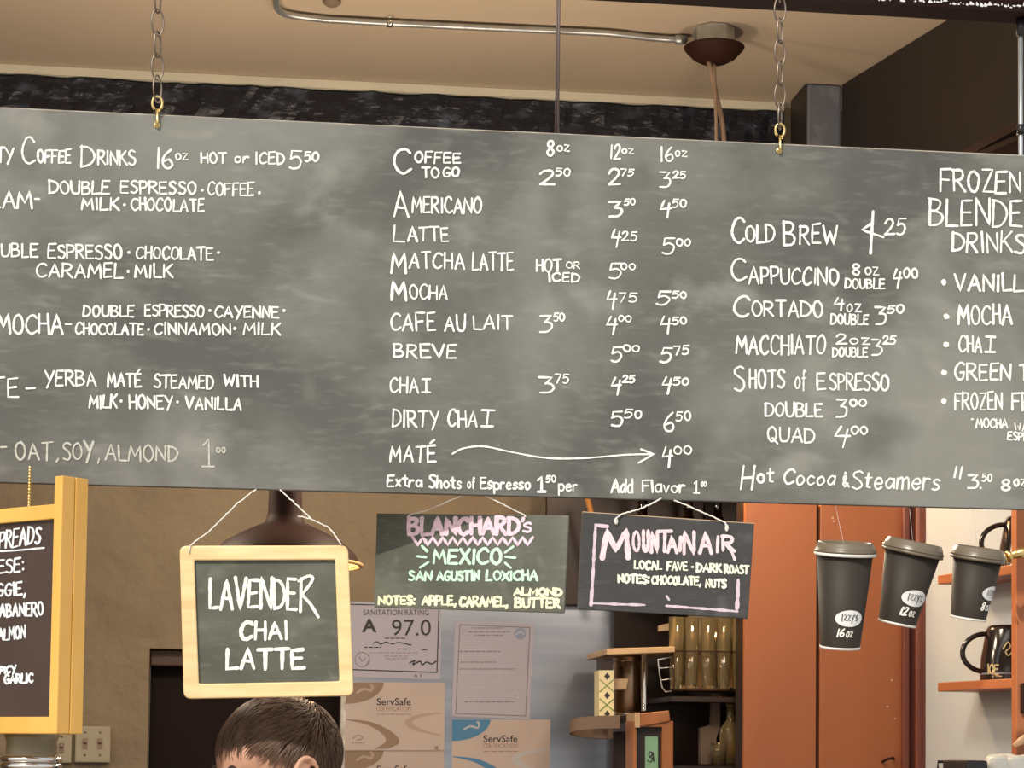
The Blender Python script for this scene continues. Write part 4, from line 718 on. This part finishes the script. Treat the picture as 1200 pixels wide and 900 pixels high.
# wire basket of tall amber glasses
RY = 5.16; r0, r1 = at(786, 809, RY), at(872, 809, RY); bz = r0.z
bk = thing('wire_basket', 'thin wire basket holding tall amber glasses', 'basket', ((r0.x+r1.x)/2, RY, bz-.003)); mb = MB()
xa, xb = r0.x-.002, r1.x+.001; ya, yb = RY-.05, RY+.05
for zz_ in (bz+.0, at(786, 764, RY).z-.0): mb.tube([(xa, ya, zz_), (xb, ya, zz_), (xb, yb, zz_), (xa, yb, zz_)], .0016, 6, closed=True)
for i in range(6): x = xa+(xb-xa)*i/5; mb.tube([(x, ya, bz), (x, yb, bz)], .0012, 6)
for x, y in ((xa, ya), (xb, ya), (xa, yb), (xb, yb)): mb.tube([(x, y, bz), (x, y, at(786, 764, RY).z)], .0014, 6)
mb.build('wire_frame', M_BRONZE, bk); mb = MB(); e = [at(x, y, RY-.05) for x, y in ((787, 770), (771, 773), (773, 790), (776, 806), (780, 811), (787, 810))]; mb.tube(e, .0018, 6)
for y in (783, 797): mb.tube([at(774, y, RY-.05), at(787, y-1, RY-.05)], .0014, 6)
mb.build('side_handle', M_GALV, bk)
def glass(loc, h, r, proto=[None]):
    if proto[0] is None:
        t = thing('drinking_glass', '', 'glass', loc, 'tall amber glasses in the wire basket')
        MB().lathe([(0, .0), (r*.74, 0), (r*.76, .004), (r, h), (r*.94, h), (r*.70, .010), (0, .010)], loc, n=28).build('glass_body', M_AMBER, t); proto[0] = t; return t
    t = copy_tree(proto[0]); t.location = loc; return t
gl = [(792, 728, RY-.028, 'amber glass at the front left of the wire basket'), (810, 724, RY-.026, 'amber glass second from left in the front of the wire basket'), (829, 722, RY-.028, 'amber glass third from left in the front of the wire basket'), (848, 722, RY-.026, 'amber glass fourth from left in the front of the wire basket'), (866, 722, RY-.028, 'amber glass at the front right end of the wire basket'), (801, 726, RY+.024, 'amber glass behind the gap of the two leftmost glasses'), (838, 722, RY+.024, 'amber glass behind the middle of the front glasses')]
for px, py, Y, lb in gl:
    p = at(px, 809, Y); t = glass(V((p.x, Y, bz+.0018)), at(px, 725, RY).z-bz, .0185); t['label'] = lb
# tan scoop-shaped board above
tag(panel([(772, 733), (803, 726), (810, 719), (868, 717), (869, 806), (796, 808), (797, 738), (772, 740)], NF(5.25), .016).build('paddle_board', M_TAN, bevel=.002), 'tan wooden paddle board with its handle pointing left, behind the tall amber glasses', 'paddle board')
# amber bottles at the edge
def bottle(label, c, h, r, m, group, cap=True):
    t = thing('glass_bottle', label, 'bottle', c, group); MB().lathe([(0, 0), (r, 0), (r, h*.55), (r*.9, h*.62), (r*.4, h*.74), (r*.36, h*.95), (r*.44, h*.96), (r*.44, h), (r*.3, h), (r*.3, h*.9), (r*.34, h*.72), (r*.84, h*.6), (r*.92, h*.5), (r*.92, .006), (0, .006)], c, n=24).build('bottle_body', m, t)
    if cap: MB().lathe([(r*.46, h*.97), (r*.48, h*.97), (r*.48, h+.006), (0, h+.006)], c, n=18).build('cap', M_BRASS, t)
    return t
c = at(866, 897, 5.08); bottle('slim amber bottle standing against the orange cabinet', V((c.x, 5.17, lowz)), at(866, 824, 5.08).z-lowz, .026, M_AMBER, None, False)
c = at(850, 897, 5.08); glb = thing('drinking_glass', 'short amber tumbler in front of the slim amber bottle', 'glass', V((c.x, 5.155, lowz))); o_ = V((c.x, 5.155, lowz)); hh = at(850, 880, 5.07).z-lowz
MB().lathe([(0, 0), (.016, 0), (.019, hh+.02), (.0175, hh+.02), (.0145, .006), (0, .006)], o_, n=24).build('glass_body', M_AMBER, glb)
# bottles on the upper shelf, their necks showing above the sign
for i, (px, r, lb) in enumerate(((752, .026, 'brown bottle under the menu board, leftmost behind the mountain air sign'), (806, .024, 'brown bottle under the menu board, middle one behind the mountain air sign'), (840, .024, 'brown bottle under the menu board nearest the orange cabinet'))):
    c = at(px, 690, 5.28); bottle(lb, V((c.x, 5.28, upz)), at(px, 572, 5.28).z-upz, r*1.2, M_BROWNG, 'bottles on the upper shelf')
c = at(700, 606, 5.3); a = at(690, 583, 5.3); b = at(716, 689, 5.3)
tag(MB().tube([V((b.x, 5.3, upz+.006)), V((a.x, 5.32, a.z))], [.006, .0075], 10).build('wooden_rod', mat('orange_wood', (.55, .24, .07), .5)), 'orange wooden rod leaning behind the gap between the two slate signs', 'rod')
for px, lb in ((823.5, 'thin steel straw left of a pair behind the mountain air sign'), (818, 'white straw right beside the steel straw')): pass
c0_ = at(826, 690, 5.2); tag(MB().tube([V((c0_.x, 5.22, upz)), V((c0_.x+.001, 5.22, at(826, 585, 5.22).z))], .0028, 8).build('steel_rod', M_CHROME), 'thin steel rod standing upright behind the mountain air sign', 'rod')
# ------------------------------------------------------------------ orange cupboard, trim post, alcove at the right
OY = 4.94; o0, om, o1 = at(873, 700, OY).x, at(959, 700, OY).x, at(1060, 700, OY).x
cab = thing('cupboard', 'tall orange-brown painted cupboard with two doors behind the hanging cups', 'cupboard', ((o0+o1)/2, OY+.04, 0))
box('carcass', (o0, OY+.022, 0), (o1+.01, OY+.09, 2.2), M_DARKN, cab)
d1 = box('door', (o0, OY, .06), (om-.004, OY+.02, 2.19), M_ORANGE, cab, .002); d2 = box('door', (om+.004, OY, .06), (o1, OY+.02, 2.19), M_ORANGE, cab, .002)
hk = at(1040, 893, OY-.001); MB().tube([hk+V((-.012, .0, .0)), hk+V((-.012, -.02, .004)), hk+V((-.004, -.028, .008)), hk+V((.008, -.022, .008)), hk+V((.012, 0, .01))], .003, 8).build('handle', M_BRONZE, d2)
mk = MB(); 
for x, y, r in ((976, 607, 1.6), (977, 611, 1.2), (985, 622, 1), (1045, 797, 1.3), (1040, 828, 1.4), (1049, 842, 1.2)): dot(mk, x, y, r, front(OY-.0004), .0)
mk.build('paint_chips', mat('paint_chip', (.62, .42, .30), .7), d2)
ty = OY-.03; t0, t1, t2, t3 = (at(x, 700, ty).x for x in (1060, 1068, 1078, 1092))
tr = MB().box((t0+.001, ty+.012, 0), (t1, ty+.07, 2.46)); tr.box((t1, ty+.03, 0), (t2, ty+.07, 2.46)); tr.box((t2-.004, ty, 0), (t3, ty+.07, 2.46)); tr.lathe([(.009, 0), (.009, 2.56)], (t2+.001, ty+.012, 0)); struct(tr.build('trim_8', M_MAROON, bevel=.003))
# post at the right of the alcove
SP = 4.30; q0 = at(1191, 700, SP).x; post = thing('shelf_post', 'orange-brown upright post at the right edge of the shelves', 'post', (q0+.05, SP+.02, 0)); box('upright', (q0, SP, 0), (q0+.13, SP+.03, 2.4), M_ORANGE, post, .002)
pd = at(1198, 818, SP-.001); box('latch', (pd.x-.005, SP-.012, pd.z-.03), (pd.x+.03, SP, pd.z+.03), M_BRONZE, post, .003)
def px_of(p): q = CM.transposed() @ (V(p)-CAM); return 600+F_PX*q.x/-q.z
def alcove_shelf(zpx, label, far=1097):
    Yf = 4.99
    while px_of(wp(Yf)+wnr*.10) < far: Yf -= .005
    p = wp(Yf); zz_ = at(far, zpx, Yf).z
    Yf_ = Yf; mb = MB(); w1 = .10; th = .02; A_ = wp(Yf); B_ = wp(SP+.05)
    mb.hexa([A_, B_, B_+wnr*w1, A_+wnr*w1], [q+V((0, 0, th)) for q in (A_, B_, B_+wnr*w1, A_+wnr*w1)])
    return tag(mb.build('wall_shelf', M_ORANGE, bevel=.002), label, 'shelf', 'orange shelves in the white alcove'), zz_+th
_, z_lo = alcove_shelf(811, 'lower orange wall shelf under the black mug with gold print'); _, z_up = alcove_shelf(686, 'upper orange wall shelf just below the menu board')
for o, zz_ in ((bpy.data.objects['wall_shelf'], z_lo), (bpy.data.objects['wall_shelf.001'], z_up)): o.location.z = zz_-.02
def mug(label, px, Y, z, r, h, hang=PI, text=None):
    x = at(px, 700, Y).x; c = V((x, Y, z)); t = thing('coffee_mug', label, 'mug', c, 'black mugs on the alcove shelves')
    MB().lathe([(r*.92, 0), (r, .0015), (r, .004), (r*.97, h*.4), (r*.80, h*.9), (r*.72, h*.985), (r*.60, h), (r*.58, h*.985), (0, h*.985)], c, n=40).build('mug_body', M_BLACKC, t); MB().lathe([(r*.985, .012), (r*1.0, .013), (r*.995, .016), (r*.98, .017)], c, n=40).build('rim_line', M_GREYP, t)
    hd = V((math.cos(hang), math.sin(hang), 0)); pts = []
    for i in range(17):
        a = -PI*.5+PI*i/16; pts.append(c+hd*(r*.82+.050*math.cos(a)*(1 if i else 1))+V((0, 0, h*.5+h*.34*math.sin(a))))
    pts[0] = c+hd*r*.90+V((0, 0, h*.14)); pts[-1] = c+hd*r*.80+V((0, 0, h*.84)); MB().tube(catmull3(pts), .0055, 10).build('handle', M_BLACKC, t)
    if text:
        mb = MB(); vw = (CAM-c); vw.z = 0; vw.normalize(); rt_ = V((-vw.y, vw.x, 0)); rt_ = rt_ if rt_.x > 0 else -rt_
        def fn(u, v, off=0): hh_ = -v/1000; t_ = hh_/h; rr_ = r*((1-.03*t_/.4) if t_ < .4 else .97-.34*(t_-.4))+.0008; a = u/1000/r; return c+V((0, 0, hh_))+(vw*math.cos(a)+rt_*math.sin(a))*(rr_+off)
        write(mb, fn, [(text, -50, -22, -34, -12, {'wd': 3.4, 'slope': .05})], off=.0006)
        ribbon(mb, catmull([(-14, -66), (-4, -80), (2, -70), (-8, -60), (-2, -52), (8, -62)]), 3.4, fn, .0006); ribbon(mb, [(-30, -10), (-16, -8)], 2, fn, .0006); ribbon(mb, [(16, -56), (24, -60)], 3, fn, .0006)
        mb.build('gold_print', M_GOLD, t)
    return t
mug('black mug with gold print upside down on the lower alcove shelf', 1183, 4.52, z_lo, .062, .118, PI*.98, 'ICE'); mug('plain black mug on the upper alcove shelf behind the small cup', 1205, 4.52, z_up, .062, .118, PI*.98)
# brass pipe with flange near the post
Yb = 4.2; a = at(1184, 652, Yb); b = at(1222, 640, Yb); bp_ = thing('brass_pipe', 'polished brass pipe with ring flange in front of the shelf post', 'pipe', a)
MB().tube([a, a.lerp(b, .3), b], [.006, .011, .014], 14).build('pipe_arm', M_BRASS, bp_); d_ = (b-a).normalized(); MB().lathe([(.004, -.004), (.012, -.003), (.013, .001), (.010, .004), (.004, .005)], a-d_*.003, d_).build('flange', M_BRASS, bp_); MB().lathe([(.003, -.002), (.014, -.002), (.015, .0005), (.003, .003)], a-d_*.014, d_).build('flange', M_BRASS, bp_); MB().tube([b, V((b.x, SP+.001, b.z))], .008, 10).build('bracket', M_BRASS, bp_)
# espresso machine top with white cups
EY = 3.95; e0 = at(1128, 890, EY); ez = at(1130, 907, EY).z
em = thing('espresso_machine', 'black machine with white cups on top, at the lower right corner', 'coffee machine', (e0.x+.17, EY+.15, 1.0)); box('housing', (e0.x, EY-.02, 1.0), (e0.x+.36, EY+.3, ez), M_BLACKM, em, .008); mb = MB(); rz = at(1140, 893, EY).z
mb.tube([(e0.x+.005, EY+.16, ez), (e0.x+.005, EY+.16, rz), (e0.x+.35, EY+.16, rz), (e0.x+.35, EY+.16, ez)], .003, 8); mb.build('cup_rail', M_BLACKM, em); box('side_tower', (e0.x+.001, EY-.019, ez-.004), (e0.x+.042, EY+.12, at(1140, 891, EY).z), M_BLACKM, em, .004); box('drip_tray', (e0.x+.02, EY-.06, 1.06), (e0.x+.34, EY-.02, 1.10), M_CHROME, em, .004)
box('back_counter', (e0.x-.1, 3.88, .0), (1.66, 4.26, .998), M_DARKN); tag(bpy.data.objects['back_counter'], 'dark wooden side counter under the black machine', 'counter')
wc = None
for i, (px, Y, r, hpx) in enumerate(((1168, EY+.02, .026, 886), (1189, EY+.015, .025, 888), (1178, EY+.085, .027, 885), (1205, EY+.07, .026, 887))):
    c = V((at(px, 890, Y).x, Y, ez+.001)); lb = ['white round cup leftmost on top of the black machine', 'white round cup second from left on the black machine', 'white round cup in the back row on the black machine', 'white round cup at the right edge of the frame on the black machine'][i]
    if wc is None:
        wc = thing('white_cup', lb, 'cup', c, 'white cups on the black machine'); H = .036; MB().lathe([(0, H), (r*.5, H), (r*.56, H-.003), (r*.62, H-.001), (r*.8, H*.75), (r*.96, H*.4), (r, .004), (r, 0), (r*.94, 0), (r*.9, H*.4), (r*.5, H*.88), (0, H*.9)], c, n=32).build('cup_body', M_WHITEC, wc)
        MB().tube([c+V((r*.8, 0, H*.7)), c+V((r*1.35, 0, H*.6)), c+V((r*1.4, 0, H*.3)), c+V((r*.95, 0, H*.2))], .003, 8).build('handle', M_WHITEC, wc)
    else: t = copy_tree(wc); t.location = c; t['label'] = lb; t.rotation_euler = (0, 0, R.uniform(-.8, .8)); t.scale = (r/.026,)*3
a, b = at(1188, 874, 4.05), at(1215, 856, 4.05); tag(MB().tube([a-V((.0, 0, 0)), a.lerp(b, .3), a.lerp(b, .7), b, V((b.x+.03, b.y, ez))], [.004, .0075, .0075, .006, .005], 12).build('spoon_handle', mat('pale_peach_plastic', (.78, .50, .30), .35)), 'pale peach rounded handle leaning above the white cups', 'handle')
# right top: pipe and sloping timber
a, b = at(1196, 40, 3.47), at(1196.5, 200, 3.47); tp = thing('hanging_pole', 'pale metal pole behind the right end of the menu board', 'pole', V((b.x, 3.47, 2.1))); MB().tube([(a.x, 3.47, zb0-.0005), (b.x, 3.47, 2.1)], .0042, 10).build('rod', M_GALV, tp)
MB().tube([(a.x, 3.47, zb0-.0004), (a.x, 3.47, zb0-.03)], .0075, 10).build('ferrule', M_BLACKM, tp); z_ = at(1196, 152, 3.47).z; MB().tube([(a.x, 3.47, z_+.008), (a.x, 3.47, z_-.008)], .0065, 10).build('collar', M_BLACKM, tp)
YT = 4.35; TF = front(YT); tim = thing('sloping_timber', 'brown timber sloping up to the right above the menu board', 'timber', TF(1115, 185))
panel([(1096, 194), (1232, 120), (1234, 128), (1112, 194)], TF, .06).build('rail', mat('brown_timber', (.13, .075, .05), .5), tim, bevel=.002); panel([(1112, 194), (1234, 128), (1234, 200), (1112, 200)], front(YT+.02), .03).build('infill', mat('red_timber', (.06, .028, .02), .6), tim); panel([(1140, 180), (1232, 140), (1234, 145), (1146, 184)], front(YT+.012), .02).build('moulding', mat('brown_timber', (.13, .075, .05), .5), tim)
# ------------------------------------------------------------------ person behind the counter
PY = 3.86; hx = at(323, 870, PY); HC = V((hx.x, PY, at(330, 817, PY).z-.129))
face = Matrix.Rotation(math.radians(-68), 3, 'Z'); nod = face @ Matrix.Rotation(math.radians(7), 3, 'X')
def hp_(p): return HC+nod @ V(p)*1.06
def bp(p): return V((HC.x, HC.y, 0))+face @ V(p)
root = thing('person', 'person with short brown hair facing left below the lavender chai sign', 'person', V((HC.x, HC.y, 0)))
def remesh(mb, name, m, vox, smooth=2):
    o = mb.build(name+'_tmp', m, root); md = o.modifiers.new('r', 'REMESH'); md.mode = 'VOXEL'; md.voxel_size = vox; s = o.modifiers.new('s', 'SMOOTH'); s.iterations = smooth; s.factor = .5
    dg = bpy.context.evaluated_depsgraph_get(); me = bpy.data.meshes.new_from_object(o.evaluated_get(dg)); me.name = name; me.materials.clear(); me.materials.append(m)
    for p in me.polygons: p.use_smooth = True
    n = bpy.data.objects.new(name, me); C.objects.link(n); n.parent = root; n['_o'] = root['_o']; bpy.data.objects.remove(o); return n
S = HC.z
hb_ = MB()
def he(c, r, rx=0, ry=0, rz=0): hb_.ell(hp_(c), [q*1.06 for q in r], nod @ Matrix.Rotation(rz, 3, 'Z') @ Matrix.Rotation(rx, 3, 'X') @ Matrix.Rotation(ry, 3, 'Y'), 24, 16)
he((0, .012, .02), (.077, .098, .090)); he((0, -.03, -.045), (.062, .066, .085)); he((0, -.038, -.088), (.046, .05, .036)); he((0, -.045, .03), (.064, .05, .055)); he((0, -.079, .014), (.046, .014, .011))
for s in (-1, 1):
    he((s*.036, -.062, -.036), (.028, .03, .026)); he((s*.079, .014, -.012), (.008, .019, .030), .25, s*.15); he((s*.012, -.098, -.036), (.008, .009, .007))
    arc = [hp_((s*.087, .014+.021*math.cos(t)+.004, -.010+.032*math.sin(t))) for t in [(-.6+i*.33) for i in range(12)]]; hb_.tube(arc, .0045, 8)
hb_.cap(hp_((0, -.090, .0)), hp_((0, -.112, -.034)), .009, .012); he((0, -.094, -.062), (.021, .009, .006)); he((0, -.093, -.074), (.019, .010, .007)); he((0, -.086, -.102), (.018, .016, .014))
hb_.cap(hp_((0, .02, -.06)), bp((0, .05, S-.20)), .055, .060); hb_.cap(bp((-.10, .05, S-.235)), bp((.10, .05, S-.235)), .055, .055)
for s in (-1, 1):
    sh_, el, wr = bp((s*.175, .05, S-.25)), bp((s*.205, .03, S-.53)), bp((s*.14, -.20, S-.50))
    hb_.cap(sh_, el, .050, .040); hb_.cap(el, wr, .040, .027); fw = (wr-el).normalized(); sidev = face @ V((1, 0, 0)); pc_ = wr+fw*.05; hb_.cap(wr, wr+fw*.035, .026, .030); hb_.ell(pc_, (.040, .045, .017), face)
    for k in range(4):
        bs = wr+fw*.085+sidev*(.027-.018*k); L_ = (.033, .038, .036, .028)[k]; k1 = bs+fw*L_+V((0, 0, -.006)); k2 = k1+fw*L_*.6+V((0, 0, -.016)); k3 = k2+fw*L_*.25+V((0, 0, -.018)); hb_.cap(bs, k1, .0085, .008, 10); hb_.cap(k1, k2, .008, .0075, 10); hb_.cap(k2, k3, .0075, .0065, 10)
    tb_ = wr+fw*.035-sidev*s*.028; hb_.cap(tb_, tb_+fw*.03-sidev*s*.018, .011, .010, 10); hb_.cap(tb_+fw*.03-sidev*s*.018, tb_+fw*.058-sidev*s*.016, .010, .008, 10)
    hb_.cap(bp((s*.09, .02, .92)), bp((s*.10, .0, .50)), .078, .055); hb_.cap(bp((s*.10, .0, .50)), bp((s*.10, .03, .09)), .054, .036); hb_.cap(bp((s*.10, .03, .05)), bp((s*.11, -.13, .035)), .035, .03)
hb_.ell(bp((0, .04, S-.36)), (.155, .098, .16), face); hb_.ell(bp((0, .03, S-.52)), (.14, .09, .15), face); hb_.ell(bp((0, .03, .96)), (.155, .10, .12), face)
remesh(hb_, 'body', M_SKIN, .0042, 3)
cl = MB(); cl.ell(bp((0, .04, S-.36)), (.165, .108, .155), face); cl.ell(bp((0, .03, S-.52)), (.150, .10, .17), face); cl.ell(bp((0, .03, .93)), (.165, .11, .10), face); cl.cap(bp((-.11, .05, S-.245)), bp((.11, .05, S-.245)), .063, .063)
for s in (-1, 1): cl.cap(bp((s*.17, .05, S-.252)), bp((s*.198, .036, S-.42)), .062, .056)
remesh(cl, 'shirt', M_SHIRT, .008, 3)
cl = MB(); cl.ell(bp((0, .03, .92)), (.163, .108, .11), face)
for s in (-1, 1): cl.cap(bp((s*.09, .02, .90)), bp((s*.10, .0, .50)), .088, .066); cl.cap(bp((s*.10, .0, .50)), bp((s*.10, .03, .11)), .066, .055)
remesh(cl, 'trousers', M_JEAN, .010, 3)
for s in (-1, 1): cl = MB(); cl.cap(bp((s*.10, .035, .052)), bp((s*.112, -.14, .046)), .045, .038); cl.ell(bp((s*.105, -.05, .02)), (.045, .125, .02), face); remesh(cl, 'shoe', M_SHOE, .006, 2)
for s in (-1, 1):
    e_ = MB(); e_.ell(hp_((s*.031, -.080, -.010)), .0125); e_.build('eye', M_EYE, root); e_ = MB(); e_.ell(hp_((s*.031, -.0895, -.0105)), (.0055, .0035, .0055), nod); e_.build('iris', M_IRIS, root)
    e_ = MB()
    for k in range(30): q = s*(.014+.036*k/29); z_ = .012+.006*math.sin(k/29*PI); e_.tube([hp_((q, -.092+.35*abs(q)**1.1*.3, z_-.003)), hp_((q+s*.006, -.091+.35*abs(q)**1.1*.3, z_+.003))], .0011, 4)
    e_.build('eyebrow', M_HAIRD, root)
# hair: a cap following the skull, and combed locks over it
def skull(dv, off): # point on the skull ellipsoid in direction dv (head coordinates)
    c = V((0, .012, .02)); r = (.077+off, .098+off, .090+off); k = 1/math.sqrt(sum((dv[i]/r[i])**2 for i in range(3))); return c+V(dv)*k
def hairy(p):
    if p.y < -.045: return p.z > .062
    if p.y < .0: return p.z > .030+(.032)*(-p.y/.045)*.8
    if p.y < .034: return p.z > .022
    return p.z > -.055
hc_ = MB(); nu, nv = 64, 40; idx = {}; vs = []; fs = []
for i in range(nv+1):
    for j in range(nu):
        th = PI*i/nv; ph = 2*PI*j/nu; dv = V((math.sin(th)*math.cos(ph), math.sin(th)*math.sin(ph), math.cos(th))); top = max(0, dv.z)
        p = skull(dv, .003+.010*top+.002*noise.noise(dv*6)); idx[i, j] = len(vs); vs.append(p)
for i in range(nv):
    for j in range(nu):
        q = [idx[i, j], idx[i+1, j], idx[i+1, (j+1) % nu], idx[i, (j+1) % nu]]
        if all(hairy(vs[k]) for k in q): fs.append(q)
hc_.add([hp_(p) for p in vs], fs, True); hair = hc_.build('hair', M_HAIRD, root)
lk = MB(); rnd = random.Random(3); cnt = 0
while cnt < 5200:
    z = rnd.uniform(-.75, 1); ph = rnd.uniform(0, 2*PI); rxy = math.sqrt(1-z*z); dv = V((rxy*math.cos(ph), rxy*math.sin(ph), z)); p = skull(dv, .0)
    if not hairy(p): continue
    cnt += 1
    top = max(0, dv.z); swirl = noise.noise(p*22+V((4, 2, 1)))
    ss = lambda v, a, b: (lambda q: q*q*(3-2*q))(min(1, max(0, (v-a)/(b-a))))
    tw, tb_, fr = ss(dv.z, .15, .65), ss(p.y, .0, .09), ss(-p.y, .035, .075)
    fl = V((swirl*(.35+.35*fr), -(1-tb_)*(.45+.55*tw)*(1-.7*fr)+.15*tb_, -(.22+.78*max(1-tw, fr))))
    L = rnd.uniform(.022, .034)+(.022*top if p.y < 0 else .006*top); pts = []; q = V(p); lift = .0045+.012*top; n5 = 6
    clump = noise.noise(p*45)*.35
    for k in range(n5):
        dq = (q-V((0, .012, .02))).normalized(); surf = skull(dq, lift*(.55+.45*math.sin(min(1, k/3)*PI/2))+.004*clump*k/n5)
        pts.append(hp_(surf)); f2 = fl-dq*fl.dot(dq); f2 += V((clump, 0, 0)); q = surf+f2.normalized()*(L/(n5-1))
    lk.tube(pts, [.0011, .0013, .0012, .0010, .0007, .0002], 4, caps=False)
lk.build('locks', M_HAIR, hair)
for o in bpy.data.objects:
    if '_o' in o: del o['_o']
